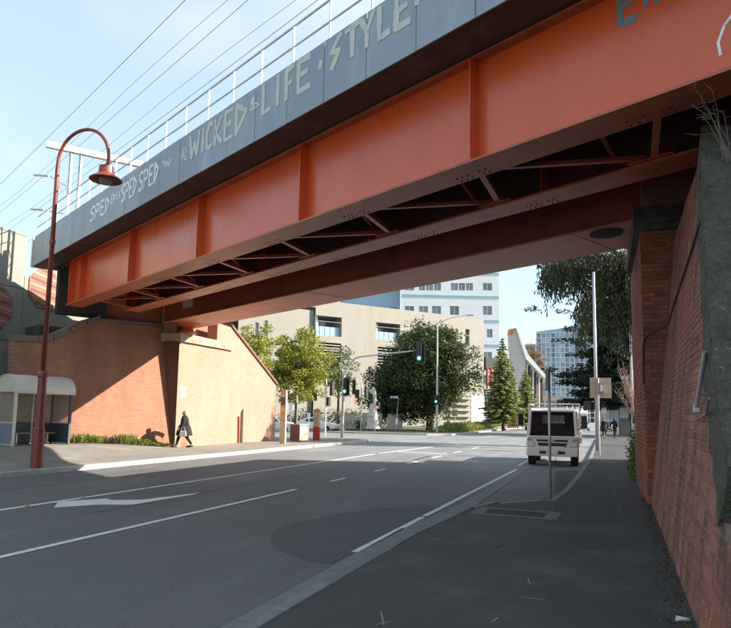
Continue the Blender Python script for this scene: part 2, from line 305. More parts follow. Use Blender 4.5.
M['skin'] = mat('skin', (.50, .31, .23), .6, .05, 9)
M['coat'] = mat('black_cloth', (.012, .012, .014), .9, .2, 12, bump=.3)
M['hair'] = mat('blond_hair', (.34, .25, .15), .7, .2, 30)
M['bag'] = mat('grey_bag', (.35, .35, .34), .6, .1, 10)
M['bluepanel'] = mat('blue_grey_panel', (.20, .25, .32), .5, .08, 3)
M['slate'] = mat('dark_slate_panel', (.05, .06, .075), .5, .08, 3)
M['sign_tan'] = mat('tan_sign_back', (.46, .40, .31), .6, .08, 5)
M['wood'] = mat('bench_timber', (.25, .15, .09), .7, .2, 8)
M['paper'] = mat('white_paper', (.75, .75, .75), .8)
M['cable'] = mat('black_cable', (.02, .02, .02), .6)
M['marble'] = mat('weathered_marble', (.55, .53, .48), .7, .15, 2, bump=.2)
M['twr_frame'] = mat('tower_white_frame', (.60, .63, .66), .5, .05, .2)
M['binbrown'] = mat('brown_bin_slats', (.10, .065, .055), .6, .1, 5)
M['greymetal'] = mat('mid_grey_metal', (.25, .26, .27), .5, .1, 5, metal=.3)

# ================================================================== SETTING: ground, road, footpaths, kerbs
def sheet(name, poly, z, m, th=.004):
    """flat polygon as a thin slab whose top lies at z"""
    return MB().prism([(p[0], p[1], z-th) for p in poly], (0, 0, th)).build(name, m)
struct(sheet('ground', [(-1500, -600), (1500, -600), (1500, 2500), (-1500, 2500)], -.2, M['ground'], .05))
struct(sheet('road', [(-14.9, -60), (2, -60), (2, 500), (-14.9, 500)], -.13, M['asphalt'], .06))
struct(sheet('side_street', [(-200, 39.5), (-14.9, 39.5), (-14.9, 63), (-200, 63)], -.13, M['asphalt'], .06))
KR = [(-2.66, -8), (-2.66, 5), (-2.60, 9), (-2.40, 11.6), (-2.15, 12.5), (-1.5, 13.25), (-1.0, 14.0), (-.85, 15.5), (-.70, 20), (-.50, 30), (-.30, 60), (0, 300)]
def smooth(x): x = max(0, min(1, x)); return x*x*(3-2*x)
def hz(x, y): return .3*smooth((-x-15.6)/3.6)*smooth((26.0-y)/5.5)
fp = [(x+.15, y) for x, y in KR]+[(40, 300), (40, 31), (1.6, 31), (1.45, 16), (1.3, -8)]
footpath = struct(MB().prism([(x, y, -.2) for x, y in fp], (0, 0, .2)).build('footpath', M['path']))
# far footpath, rising gently to the bus shelter
mb = MB(); xs = [-14.65-.55*i for i in range(29)]+[-45]; ys = [-12+i*1.0 for i in range(53)]
for y in ys:
    for x in xs: mb.v.append((x, y, hz(x, y)))
nx = len(xs)
for j in range(len(ys)-1):
    for i in range(nx-1): a = j*nx+i; mb.f.append((a, a+nx, a+nx+1, a+1))
struct(mb.build('footpath_opposite', M['path_far'], smooth=True))
cor = [(-18.5+3.85*math.cos(R(a)), 40+3.85*math.sin(R(a))) for a in range(0, 91, 10)]
struct(MB().prism([(x, y, -.2) for x, y in [(-14.65, 40.0)]+cor+[(-60, 43.85), (-60, 40.0)]], (0, 0, .2)).build('footpath_corner', M['path_far']))
cor2 = [(-17+3.85*math.cos(R(a)), 62-3.85*math.sin(R(a))) for a in range(90, -1, -10)]
struct(MB().prism([(x, y, -.2) for x, y in [(-90, 58.15)]+cor2+[(-13.15, 300), (-90, 300)]], (0, 0, .2)).build('footpath_park', M['path_far']))
struct(sheet('lawn', [(-88, 72), (-17, 72), (-17, 140), (-88, 140)], .008, M['lawn']))
def kerb(name, pts, m, step=1.0, side=-1, w=.15, zof=lambda x, y: 0.0):
    root = MB().strip([(x, y, -.24) for x, y in pts[:2]], .02, (0, 0, 1), .02).build(name, m); struct(root)
    seg = [(Vector(a), Vector(b)) for a, b in zip(pts[:-1], pts[1:])]; tot = sum((b-a).length for a, b in seg)
    base = []
    for q in range(4):
        b = MB().box((0, 0, -.1), (step*.988, w*(1+.05*rnd.uniform(-1, 1)), .22+.004*rnd.uniform(-1, 1))).build('kerb_stone', m, root, bevel=.014); base.append(b)
    s = step/2; first = [True]*4
    def pos(s):
        for a, b in seg:
            l = (b-a).length
            if s <= l: return a+(b-a)*(s/l), (b-a).normalized()
            s -= l
        return b, (b-a).normalized()
    k = 0
    while s < tot:
        p, t = pos(s); q = k % 4; o = base[q] if first[q] else base[q].copy()
        if not first[q]: COL.objects.link(o)
        first[q] = False; nrm = Vector((-t.y, t.x)); c = p-nrm*w/2
        o.location = (c.x, c.y, zof(c.x, c.y)+rnd.uniform(-.003, .003)); o.rotation_euler.z = math.atan2(t.y, t.x)+rnd.uniform(-.004, .004); s += step; k += 1
    return root
kerb('kerb', [(x, y) for x, y in KR if y > -3 and y < 55]+[(-.33, 55)] if False else [(-2.66, 1.0)]+[p for p in KR if 5 <= p[1] <= 60], M['kerb'])
arc1 = [(-18.5+4*math.cos(R(a)), 40+4*math.sin(R(a))) for a in range(0, 91, 10)]
kerb('kerb_opposite', list(reversed([(-14.5, 2.0), (-14.5, 40)]+arc1[1:]+[(-40, 44)])), M['kerb_far'], 1.2)
arc2 = [(-17+4*math.cos(R(a)), 62-4*math.sin(R(a))) for a in range(90, -1, -15)]
kerb('kerb_park', list(reversed([(-50, 58)]+arc2+[(-13, 120)])), M['kerb_far'], 2.4)
# bluestone channel beside the kerb and across the mouth of the parking bay
ch = MB()
for i in range(26):
    y0 = 1.0+i; x0 = -2.83 if y0 < 9 else -2.83+.28*smooth((y0-9)/4)
    ch.bx(x0-.16, x0+.16, y0+.006, y0+.994, -.14, -.122)
o = ch.build('gutter', M['kerb']); struct(o)
# painted markings, each a thin film lying on the asphalt
def gp(px, py, z=-.13): p = gz(px, py, z); return (p.x, p.y)
MARK = -.122
def stripe(name, x0, y0, x1, y1, w=.12):
    t = Vector((x1-x0, y1-y0)).normalized(); q = Vector((-t.y, t.x))*w/2
    return struct(sheet(name, [(x0-q.x, y0-q.y), (x0+q.x, y0+q.y), (x1+q.x, y1+q.y), (x1-q.x, y1-q.y)], MARK, M['line']))
stripe('edge_line', -10.05, -2, -9.75, 28, .13); stripe('edge_line', -9.75, 28.6, -9.2, 37, .13)
stripe('lane_line', -6.84, -2, -6.78, 13.9, .12)
for y0, y1 in ((16.0, 17.0), (19.5, 20.6), (23.2, 24.6), (27.0, 28.6), (31.2, 33), (36, 38)): stripe('lane_dash', -6.78, y0, -6.77, y1, .12)
stripe('bay_line', -3.03, 8.0, -2.98, 11.2, .11); stripe('bay_line', -2.98, 11.35, -2.75, 22.8, .11)
stripe('bay_line', -2.9, 24.6, -2.8, 40, .11)
stripe('stop_line', -9.6, 39.0, -3.0, 39.0, .35); stripe('give_way_line', -9.4, 30.5, -6.9, 30.2, .3)
stripe('crossing_line', -14.0, 41.2, -1.0, 41.4, .14); stripe('crossing_line', -14.0, 44.2, -1.0, 44.4, .14)
ar = [(54, 508), (58, 502), (106, 499), (112, 500.5), (143, 500), (199.5, 493), (194, 494.8), (133, 505), (98, 505)]
struct(sheet('turn_arrow', [gp(*p) for p in ar], MARK, M['line']))
pc = [(-4.75, 9.0), (-4.7, 9.8), (-4.45, 10.9), (-4.0, 11.9), (-3.3, 12.6), (-3.06, 12.7), (-3.06, 7.3), (-3.35, 7.3), (-4.1, 7.8), (-4.5, 8.4)]
struct(sheet('asphalt_patch', pc, -.1255, M['asphalt_dark']))
for (px, py) in ((80, 498), (145, 488.5), (192, 480), (240, 473), (18, 506)):
    p = gz(px, py, -.13); MB().box((0, 0, .006), (.075, .075, .016)).build('road_marker', M['yellow'], None, bevel=.004, loc=(-9.92, p.y, -.118))
for i, o in enumerate([o for o in scene.objects if o.name.startswith('road_marker')]):
    tag(o, ['amber road marker nearest the lamp post, left of the white arrow tip', 'amber road marker above the middle of the white arrow stem', 'amber road marker just beyond the tail of the white arrow', 'amber road marker farthest along the left white line', 'amber road marker at the left edge of the picture'][i], 'road marker', 'amber road markers')
q = random.Random(17); ckm = MB()
for x0, y0, x1, y1, w in ((-8.35, 9, -8.25, 30, .012), (-12.3, 8, -12.1, 34, .012), (-14.2, 21.8, -7.0, 22.2, .014)):
    n = max(6, int(math.hypot(x1-x0, y1-y0)/.35)); pts = [(x0+(x1-x0)*k/n+q.gauss(0, .03), y0+(y1-y0)*k/n+q.gauss(0, .03), -.1295) for k in range(n+1)]
    ckm.strip(pts, w, (0, 0, 1), .003)
struct(ckm.build('crack_seal', M['asphalt_dark']))
# saw-cut trench outline, cracks and a pit cover in the near footpath
tr = MB()
for a, b in (((556, 446), (553, 520)), ((600, 452), (623, 520)), ((553, 520), (623, 520)), ((480, 492), (640, 494)), ((556, 470), (606, 470)), ((520, 470), (640, 472)), ((392, 545), (660, 548))):
    p, q = gz(*a), gz(*b); tr.strip([(p.x, p.y, .001), (q.x, q.y, .001)], .025, (0, 0, 1), .003)
tr.build('joint_seal', M['asphalt_dark'], footpath)
ptc = [gp(x, y, 0) for x, y in ((553, 521), (623, 521), (606, 471), (556, 471))]
MB().prism([(x, y, .0) for x, y in ptc], (0, 0, .0035)).build('trench_patch', M['path2'], footpath)
pit = thing('pit_cover', 'rectangular iron pit cover in a concrete surround set in the near footpath', 'pit cover', (-1.4, 11.55, 0), R(-3))
fr = MB(); fr.bx(-.72, .72, -.42, -.30, -.02, .012); fr.bx(-.72, .72, .30, .42, -.02, .012); fr.bx(-.72, -.5, -.30, .30, -.02, .012); fr.bx(.5, .72, -.30, .30, -.02, .012)
fr.build('surround', M['pitframe'], pit, bevel=.006)
MB().bx(-.5, .5, -.3, .3, -.02, .004).build('lid', M['rubber'], pit)
for i in range(9): MB().bx(-.46+i*.105, -.40+i*.105, -.27, .27, .004, .009).build('rib', M['rubber'], pit)
# pale survey-paint dabs on the footpath
ck = MB()
for pts in (((381, 612), (384, 625)), ((376, 625), (390, 622)), ((433, 540), (444, 538)), ((497, 551), (506, 548)), ((522, 470), (530, 468)), ((528, 578), (530, 585)), ((492, 622), (498, 618)), ((520, 597), (545, 600))):
    ck.strip([(*gp(px, py, .0), .001) for px, py in pts], .014, (0, 0, 1), .002)
ck.build('survey_mark', M['faint'], footpath)

# ================================================================== THE BRIDGE
DX, DY = -.8839, .4677                    # along the span, towards the far left abutment
def BR(t, p, z): return (t*DX+p*DY, t*DY-p*DX, z)      # p = across, away from the camera side
bridge = thing('railway_bridge', 'orange red steel plate girder railway bridge with grey graffitied parapet crossing the road', 'bridge', (-8.5, 14.0, 0))
ND = Vector((DX, DY, 0)); NN = Vector((DY, -DX, 0))
def bbox(mb, t0, t1, p0, p1, z0, z1):
    return mb.prism([BR(t0, p0, z0), BR(t1, p0, z0), BR(t1, p1, z0), BR(t0, p1, z0)], (0, 0, z1-z0))
def bb(name, m, par, t0, t1, p0, p1, z0, z1, bevel=0): return bbox(MB(), t0, t1, p0, p1, z0, z1).build(name, m, par, world=True, bevel=bevel)
Z0, Z1 = 5.85, 7.78
def girder(pw, tl, tr, near):
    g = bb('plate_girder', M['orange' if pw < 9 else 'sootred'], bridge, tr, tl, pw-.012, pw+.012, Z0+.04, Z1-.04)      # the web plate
    bb('bottom_flange', M['orange2'], g, tr, tl, pw-.32, pw+.35, Z0, Z0+.045, .004)
    bb('top_flange', M['orange2'], g, tr, tl, pw-.2, pw+.22, Z1-.045, Z1, .004)
    t = 1.7
    while t < tl-.3:
        bb('stiffener', M['orange'], g, t-.012, t+.012, pw-.24, pw-.013, Z0+.046, Z1-.046)
        bb('stiffener', M['orange'], g, t-.012, t+.012, pw+.013, pw+.2, Z0+.046, Z1-.046)
        t += 4.85
    bb('end_plate', M['orange'], g, tl, tl+.03, pw-.25, pw+.25, Z0+.046, Z1-.046)
    if near:
        bl = MB(); t = 3.65
        while t < tl-.6:
            for dt in (-.25, -.13, .13, .25, .37):
                for dp in (.12, .26): c = BR(t+dt, pw+dp, Z0); bl.lathe([(.014, -.016), (.014, 0)], c, 6)
            t += 3.1
        bl.build('bolt', M['bolt'], g, world=True, kind='stuff')
    return g
G1, G2 = 8.40, 10.55
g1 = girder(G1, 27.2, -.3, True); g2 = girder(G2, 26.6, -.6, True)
# chamfered end of the near girder: sloping end plate
# lateral bracing between the bottom flanges
def angle_bar(name, a, b, w=.10, m='orange2', par=bridge):
    a, b = Vector(a), Vector(b); t = (b-a).normalized(); s = Vector((0, 0, 1)).cross(t).normalized(); up = t.cross(s)
    mb = MB(); mb.prism([a-s*w/2, a+s*w/2, a+s*w/2-up*.012, a-s*w/2-up*.012], b-a); mb.prism([a-s*w/2, a-s*w/2+s*.012, a-s*w/2+s*.012+up*w, a-s*w/2+up*w], b-a)
    return mb.build(name, M[m], par, world=True)
t = 3.65; k = 0
while t < 26:
    angle_bar('lateral_strut', BR(t, G1+.3, Z0+.07), BR(t+.75, G2-.28, Z0+.07), .11)
    if t+3.1 < 27: angle_bar('lateral_brace', BR(t+.85, G2-.28, Z0+.095), BR(t+3.0, G1+.3, Z0+.095), .09)
    bb('gusset_plate', M['orange2'], bridge, t-.35, t+.4, G1+.1, G1+.42, Z0+.05, Z0+.062)
    bb('gusset_plate', M['orange2'], bridge, t+.4, t+1.15, G2-.42, G2-.1, Z0+.05, Z0+.062)
    # cross frame above
    angle_bar('cross_frame', BR(t+1.5, G1+.03, Z0+.3), BR(t+1.5, G2-.03, Z1-.3), .08); angle_bar('cross_frame', BR(t+1.53, G1+.03, Z1-.25), BR(t+1.53, G2-.03, Z0+.35), .08)
    t += 3.1; k += 1
# deck over the girders, cantilevered walkway, parapet
bb('deck', M['deck'], bridge, -8, 30, G1-.25, 16.4, Z1+.004, Z1+.26)
bb('walkway', M['soffit'], bridge, -8, 30.1, 7.44, G1-.26, Z1+.01, Z1+.13)
P0 = 7.40
par = bb('parapet', M['soffit'], bridge, -8, 30.0, P0+.05, P0+.09, Z1+.135, 9.0)
seams = [-6.8+1.262*i for i in range(30)]
for a, b in zip(seams[:-1], seams[1:]):
    if b > 30.3: break
    off = rnd.uniform(0, .006); bb('parapet_panel', M['parapet'], par, a+.008, b-.008, P0-off, P0+.03-off, Z1+.0, 9.08+rnd.uniform(-.006, .006), .004)
bb('end_post', M['rail'], par, 29.88, 30.05, P0-.03, P0+.12, Z1, 9.12, .006)
rl = bb('railing', M['rail'], bridge, -8, 30, P0+.115, P0+.15, 10.03, 10.065)
bb('mid_rail', M['rail'], rl, -8, 30, P0+.115, P0+.145, 9.55, 9.58)
for s in seams:
    if s < 29: bb('post', M['rail'], rl, s-.014, s+.014, P0+.11, P0+.15, 8.2, 10.02)
# box girder of the second track
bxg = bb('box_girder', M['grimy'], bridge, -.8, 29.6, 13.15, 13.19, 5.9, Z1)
bb('bottom_plate', M['dusty'], bxg, -.8, 29.6, 13.05, 15.05, 5.85, 5.898)
bb('side_web', M['orange'], bxg, -.8, 29.6, 14.90, 14.94, 5.9, Z1)
for t in (7.5, 17.5): bb('splice_joint', M['orange2'], bxg, t-.01, t+.01, 13.06, 15.04, 5.842, 5.849)
mh = gz(606, 233, 5.848)
MB().lathe([(.36, -.03), (.36, 0)], mh, 28).build('access_hole', M['black'], bxg, world=True)
MB().lathe([(.40, -.012), (.40, .0)], mh, 28).build('hole_rim', M['orange2'], bxg, world=True)
bb('name_plate', M['sign_tan'], bxg, 26.2, 27.2, 13.135, 13.148, 6.35, 6.75)
bb('far_walkway', M['soffit'], bridge, -8, 30, 14.96, 16.4, Z1-.12, Z1)
bb('far_parapet', M['parapet'], bridge, -8, 30, 16.36, 16.42, Z1+.265, 9.0)
for t, p in ((28.3, 14.0), (1.15, 14.0)):
    c = BR(t, p, 5.36)
    MB().lathe([(.42, 0), (.42, .08), (.30, .10), (.24, .25), (.55, .42), (.60, .485)], c, 18).build('bearing', M['orange2'], bridge, world=True, smooth=False)

# graffiti: strokes of paint on the panels
FONT = {'S': [[(.95, .9), (.6, 1), (.15, .85), (.15, .62), (.8, .42), (.85, .18), (.5, 0), (.05, .1)]], 'P': [[(.1, 0), (.1, 1), (.75, .95), (.9, .75), (.75, .5), (.12, .45)]],
 'E': [[(.9, 1), (.12, 1), (.12, 0), (.95, 0)], [(.12, .52), (.75, .55)]], 'D': [[(.12, 0), (.12, 1), (.9, .62), (.12, 0)]], 'W': [[(0, 1), (.22, 0), (.5, .62), (.75, 0), (1, 1)]],
 'I': [[(.5, 0), (.5, 1)]], 'C': [[(.9, .92), (.4, 1), (.1, .6), (.15, .12), (.6, 0), (.95, .12)]], 'K': [[(.15, 0), (.15, 1)], [(.85, 1), (.2, .45), (.95, 0)]], 'L': [[(.15, 1), (.15, 0), (.95, .05)]],
 'F': [[(.15, 0), (.15, 1), (.95, 1)], [(.15, .5), (.7, .52)]], 'T': [[(0, .95), (1, 1)], [(.5, 0), (.5, .97)]], 'Y': [[(0, 1), (.5, .5), (1, 1)], [(.5, .5), (.5, 0)]], '.': [[(.4, .38), (.6, .55)]],
 'Z': [[(.9, 1), (.1, .55), (.8, .45), (.2, 0)]], 'N': [[(.1, 0), (.1, 1), (.85, .1), (.85, 1)], ], 'X': [[(0, 0), (1, 1)], [(0, 1), (1, 0)]], 'R': [[(.1, 0), (.1, 1), (.8, .9), (.8, .6), (.15, .5), (.9, 0)]],
 'A': [[(0, 0), (.5, 1), (1, 0)], [(.2, .4), (.8, .4)]], 'U': [[(.1, 1), (.15, .1), (.5, 0), (.85, .1), (.9, 1)]]}
def word(name, chars, m, par, p, w):
    for chh, t0, t1, z0, z1 in chars:
        mb = MB()
        for st in FONT[chh]:
            pts = [BR(t0+(t1-t0)*u+rnd.uniform(-.008, .008), p, z0+(z1-z0)*v+rnd.uniform(-.008, .008)) for u, v in st]
            for a_, b_ in zip(pts[:-1], pts[1:]): mb.strip([a_, Vector(a_).lerp(Vector(b_), .55)], w*rnd.uniform(.78, 1.2), -NN, .002); mb.strip([Vector(a_).lerp(Vector(b_), .45), b_], w*rnd.uniform(.78, 1.2), -NN, .0026)
        mb.build(name, m, par, world=True)
PF = P0-.009
W1 = [('W', 15.33, 14.80), ('I', 14.72, 14.50), ('C', 14.44, 14.08), ('K', 14.04, 13.60), ('E', 13.53, 13.10), ('D', 13.02, 12.45)]
word('graffiti_letter', [(c, a, b, 8.32-.02*i, 8.93) for i, (c, a, b) in enumerate(W1)], M['paint_tan'], par, PF, .115)
W2 = [('L', 11.85, 11.50), ('I', 11.30, 11.15), ('F', 10.95, 10.62), ('E', 10.52, 10.05), ('.', 9.80, 9.62)]
word('graffiti_letter', [(c, a, b, 8.33, 8.98) for c, a, b in W2], M['paint_tan'], par, PF, .125)
W3 = [('Z', 9.42, 9.06), ('T', 8.94, 8.54), ('Y', 8.50, 8.16), ('L', 8.04, 7.72), ('E', 7.60, 7.22), ('.', 7.12, 6.98)]
word('graffiti_letter', [(c, a, b, 8.40, 9.00) for c, a, b in W3], M['paint_tan'], par, PF, .12)
def small(txt, ta, tb, z0, z1, w):
    n = len(txt); st = (tb-ta)/n; word('graffiti_letter', [(c, ta+st*(i+.06), ta+st*(i+.90), z0, z1) for i, c in enumerate(txt)], M['paint_white'], par, PF, w)
small('SPED', 22.8, 20.95, 8.22, 8.72, .085); small('EDIX', 20.9, 20.05, 8.42, 8.68, .05); small('SPED', 20.0, 18.75, 8.25, 8.80, .085); small('SPED', 18.65, 17.2, 8.25, 8.82, .085)
def scribble(t0, t1, z0, z1, n, seed):
    q = random.Random(seed); pts = [BR(q.uniform(t0, t1), PF, q.uniform(z0, z1)) for _ in range(n)]
    MB().strip(pts, .022, -NN, .002).build('graffiti_scrawl', M['paint_white'], par, world=True)
scribble(17.0, 16.25, 8.45, 8.8, 12, 3); scribble(15.85, 15.45, 8.3, 8.75, 12, 5); scribble(12.35, 11.95, 8.5, 8.9, 14, 8)
word('graffiti_letter', [('E', 4.04, 3.78, 7.26, 7.74), ('K', 3.66, 3.44, 7.36, 7.76), ('U', 3.34, 3.14, 7.44, 7.76)], M['paint_slate'], g1, G1-.0145, .085)
mb = MB(); mb.strip([BR(2.72, G1-.0145, 6.25), BR(2.74, G1-.0145, 6.42), BR(2.66, G1-.0145, 6.62), BR(2.56, G1-.0145, 6.72), BR(2.5, G1-.0145, 6.3)], .035, -NN, .002)
mb.build('graffiti_scrawl', M['paint_white'], g1, world=True)

# overhead line: gantry and wires
ZB = 13.0
ba, bb_ = gz(46, 147, ZB), gz(142, 167.5, ZB); mp_ = ba.lerp(bb_, .30); bd_ = (bb_-ba).normalized(); bs_ = Vector((-bd_.y, bd_.x, 0))
gan = thing('catenary_gantry', 'pale steel overhead line gantry rising behind the parapet beyond the red lamp', 'gantry', (mp_.x, mp_.y, 7.5))
for s_ in (-.2, .2):
    c = mp_+bd_*s_; MB().bx(c.x-.05, c.x+.05, c.y-.05, c.y+.05, 6.5, ZB-.002).build('mast_leg', M['galv'], gan, world=True)
lc = MB(); z = 8.0; s_ = 1
while z < ZB-.5: a = mp_-bd_*.2*s_; b = mp_+bd_*.2*s_; lc.tube([(a.x, a.y, z), (b.x, b.y, z+.5)], .02, 5); z += .5; s_ = -s_
lc.build('lacing', M['galv'], gan, world=True)
MB().prism([ba-bs_*.12, ba+bs_*.12, ba+bs_*.12+Vector((0, 0, .26)), ba-bs_*.12+Vector((0, 0, .26))], bb_-ba).build('portal_beam', M['rail'], gan, world=True)
for (ax_, ay_), (bx_, by_), (cx_, cy_) in (((68, 187), (50, 176), (34, 175)), ((64, 214), (45, 210), (31, 209))):
    r_ = ray(ax_, ay_); tt = (mp_.x)/r_.x; P_ = [Vector((0, 0, HC))+ray(*q_)*tt for q_ in ((ax_, ay_), (bx_, by_), (cx_, cy_))]; ins = MB(); ins.tube(P_[:2], .03, 6); ins.tube([P_[0]-Vector((0, 0, .5)), P_[1].lerp(P_[0], .3)], .025, 6); ins.tube([P_[1].lerp(P_[2], .1), P_[2]], .05, 6)
    ins.build('bracket_arm', M['galv'], gan, world=True)
for i, (p, z, lab) in enumerate(((7.6, 13.5, 'thin overhead wire, lowest on the left, running past the red lamp'), (9.6, 14.4, 'thin overhead wire second from the left above the parapet railing'), (10.6, 13.75, 'thin overhead wire third from the left above the parapet railing'), (13.0, 14.2, 'thin overhead wire closest to the parapet railing of the four'))):
    mb = MB(); pts = [BR(t, p, z+.25*((t-12)/30)**2) for t in range(-20, 80, 5)]; mb.tube(pts, .009, 5)
    if i in (1, 2): mb.tube([(x, y, zz+.55+.2*math.sin(k*.9)) for k, (x, y, zz) in enumerate(pts)], .007, 5)
    tag(mb.build('overhead_wire', M['cable']), lab, 'wire', 'overhead railway wires')

# ================================================================== RIGHT ABUTMENT (brick by brick)
BAT = .11
def wx(y, z): return .55+.025*y+BAT*z                   # battered face of the near wing wall
E1 = Vector((.025, 1, 0)).normalized(); E2 = Vector((BAT, 0, 1)); E2 = (E2-E1*E2.dot(E1)).normalized(); E3 = E1.cross(E2)*-1   # along, up the face, towards the road
if E3.x > 0: E3 = -E3
O3 = Vector((wx(0, 0), 0, 0))
COPE = [(3.2, .90), (4.3, .90), (5.12, .93), (5.94, 1.41), (6.74, 2.03), (7.51, 2.82), (8.39, 3.70), (9.2, 4.6), (9.75, 5.25), (16.6, 5.4)]
def cope(y):
    for (a, za), (b, zb) in zip(COPE[:-1], COPE[1:]):
        if a <= y <= b: return za+(zb-za)*(y-a)/(b-a)
    return 5.4 if y > 8 else .9
ra = thing('brick_abutment', 'battered red brick bridge abutment with mossy stone coping beside the near footpath', 'abutment', (1.2, 10, 0))
RA0 = Vector((1.2, 10, 0))
# backing of mortar, 9 mm behind the brick faces
bk = MB(); ysl = [3.2+i*.25 for i in range(55)]
for a, b in zip(ysl[:-1], ysl[1:]):
    za, zb = cope(a), cope(b)
    P = [Vector((wx(a, -.2), a, -.2)), Vector((wx(b, -.2), b, -.2)), Vector((wx(b, zb), b, zb)), Vector((wx(a, za), a, za))]
    P = [p-E3*.004 for p in P]; bk.quad(*P); bk.quad(*[p-E3*.4 for p in reversed(P)]); bk.quad(P[3], P[2], P[2]-E3*.4, P[3]-E3*.4)
bk.build('mortar_backing', M['mortar'], ra, world=True)
BWd, BHt = .240, .086
cells = []
for row in range(0, 66):
    v = .004+row*BHt
    hdr = row % 3 == 2
    wd = .12 if hdr else BWd; off = (.06 if hdr else (.12 if row % 2 else 0))
    u = 3.2+off
    while u < 15.1:
        c = O3+E1*u+E2*(v+BHt/2); z = c.z
        if cope(c.y) > z+.02:
            x, y, d = proj(c); cells.append((c, wd, d, x, y))
        u += wd
vis = sorted([c for c in cells if 600 < c[3] < 745 and 60 < c[4] < 640], key=lambda c: c[2]/(c[1]**.5))
near_set = {id(c) for c in vis[:300]}
def brick_mb(w, q):
    mb = MB(); h = BHt-.011; l = w-.011
    MX = Matrix((E1, E2, E3)).transposed()
    j = lambda s: q.uniform(-s, s)
    F_ = [(-l/2+j(.004), -h/2+j(.003), .002+j(.003)), (l/2+j(.004), -h/2+j(.003), .002+j(.003)), (l/2+j(.004), h/2+j(.003), .002+j(.003)), (-l/2+j(.004), h/2+j(.003), .002+j(.003))]
    c = .006; G_ = [(x-math.copysign(c, x)*-0, y, z) for x, y, z in F_]
    front = [(x-math.copysign(c, x), y-math.copysign(c, y), z+.001) for x, y, z in F_]; rim = [(x, y, z-.006) for x, y, z in F_]; back = [(x, y, -.05) for x, y, z in F_]
    n = 0; mb.v = [tuple(MX@Vector(p)) for p in front+rim+back]; mb.f = [(0, 1, 2, 3)]
    for i in range(4): k = (i+1) % 4; mb.f += [(4+i, 4+k, k, i), (8+i, 8+k, 4+k, 4+i)]
    return mb
protos = {}
q = random.Random(5)
joined = MB(); first = {}
for key in (.12, BWd): protos[key] = [brick_mb(key, q) for _ in range(6)]
meshes = {}
for c in cells:
    k = q.randrange(6); pm = protos[c[1]][k]; off = c[0]+E3*q.uniform(-.002, .003)
    if id(c) in near_set:
        if (c[1], k) not in meshes:
            o = pm.build('brick', M['bricks'], ra); meshes[(c[1], k)] = o.data
        else:
            o = bpy.data.objects.new('brick', meshes[(c[1], k)]); COL.objects.link(o); o.parent = ra
        o.location = off-RA0
    elif c[3] > 590 and c[2] > 0:
        n = len(joined.v); joined.v += [tuple(Vector(p)+off) for p in pm.v]; joined.f += [tuple(i+n for i in f) for f in pm.f]
joined.build('brickwork', M['bricks'], ra, world=True, kind='stuff')
# coping: rough blocks following the slope
def rough(mb, amp, seed, fr=3.1):
    out = MB(); out.v = [tuple(Vector(p)+noise.noise_vector(Vector(p)*fr+Vector((seed, 0, 0)))*amp) for p in mb.v]; out.f = mb.f; return out
def slab(poly_a, poly_b, n=5):
    """subdivided block between two quads (lists of 4 points)"""
    mb = MB(); A = [Vector(p) for p in poly_a]; B = [Vector(p) for p in poly_b]
    def face(a, b, c, d):
        i0 = len(mb.v)
        for i in range(n+1):
            for j in range(n+1): mb.v.append(tuple(a.lerp(b, i/n).lerp(d.lerp(c, i/n), j/n)))
        for i in range(n):
            for j in range(n): k = i0+i*(n+1)+j; mb.f.append((k, k+n+1, k+n+2, k+1))
    face(*A); face(B[3], B[2], B[1], B[0])
    for i in range(4): k = (i+1) % 4; face(A[i], B[i], B[k], A[k])
    return mb
def cface(y, z, up=0.0): return Vector((wx(y, z), y, z))
CW = .50
cp = COPE[2:-1]
nrm = []
for i, (y, z) in enumerate(cp):
    a = Vector(cp[max(0, i-1)]); b = Vector(cp[min(len(cp)-1, i+1)]); t = (b-a).normalized(); nrm.append(Vector((-t.y, t.x)))
for i in range(len(cp)-1):
    (ya, za), (yb, zb) = cp[i], cp[i+1]; na, nb = nrm[i], nrm[i+1]
    if i == len(cp)-2: nb = Vector((-.2, .98))
    q1, q2 = cface(ya, za), cface(yb, zb); q3 = cface(yb+nb.x*CW, zb+nb.y*CW); q4 = cface(ya+na.x*CW, za+na.y*CW)
    g = -.02; d = (q2-q1).normalized()*g; A = [q1+d+E3*.02, q2-d+E3*.02, q3-d+E3*.03, q4+d+E3*.03]; B = [p-E3*.75 for p in A]
    rough(rough(slab(A, B, 14), .016, i*3.3), .014, 40+i, 9.0).build('coping_stone', M['stone'], ra, world=True, smooth=True)
# pier under the box girder
PXf, PY0 = .86, 14.0
MB().bx(PXf+.012, 3.0, PY0+.012, 19.0, 0, 5.48).build('pier', M['mortar'], ra, world=True)
pj = MB(); q = random.Random(9)
for row in range(64):
    for face in (0, 1):
        off = .12 if (row+face) % 2 else 0; u = -off
        while u < (1.0 if face == 0 else 4.0):
            l = .229; 
            if face == 0:
                if u+l/2 > wx(PY0, row*.086)-PXf+.15: u += .24; continue
                pj.box((PXf+max(u, 0)+ (min(u+l, 2)-max(u, 0))/2, PY0+.004+q.uniform(-.002, .003), .045+row*.086), (min(u+l, 2)-max(u, 0), .03, .075))
            else:
                pj.box((PXf+.004+q.uniform(-.003, .002), PY0+.02+max(u, 0)+(u+l-max(u, 0))/2, .045+row*.086), (.03, u+l-max(u, 0)-.004, .075))
            u += .24
pj.build('pier_brickwork', M['pierbrick'], ra, world=True, kind='stuff')
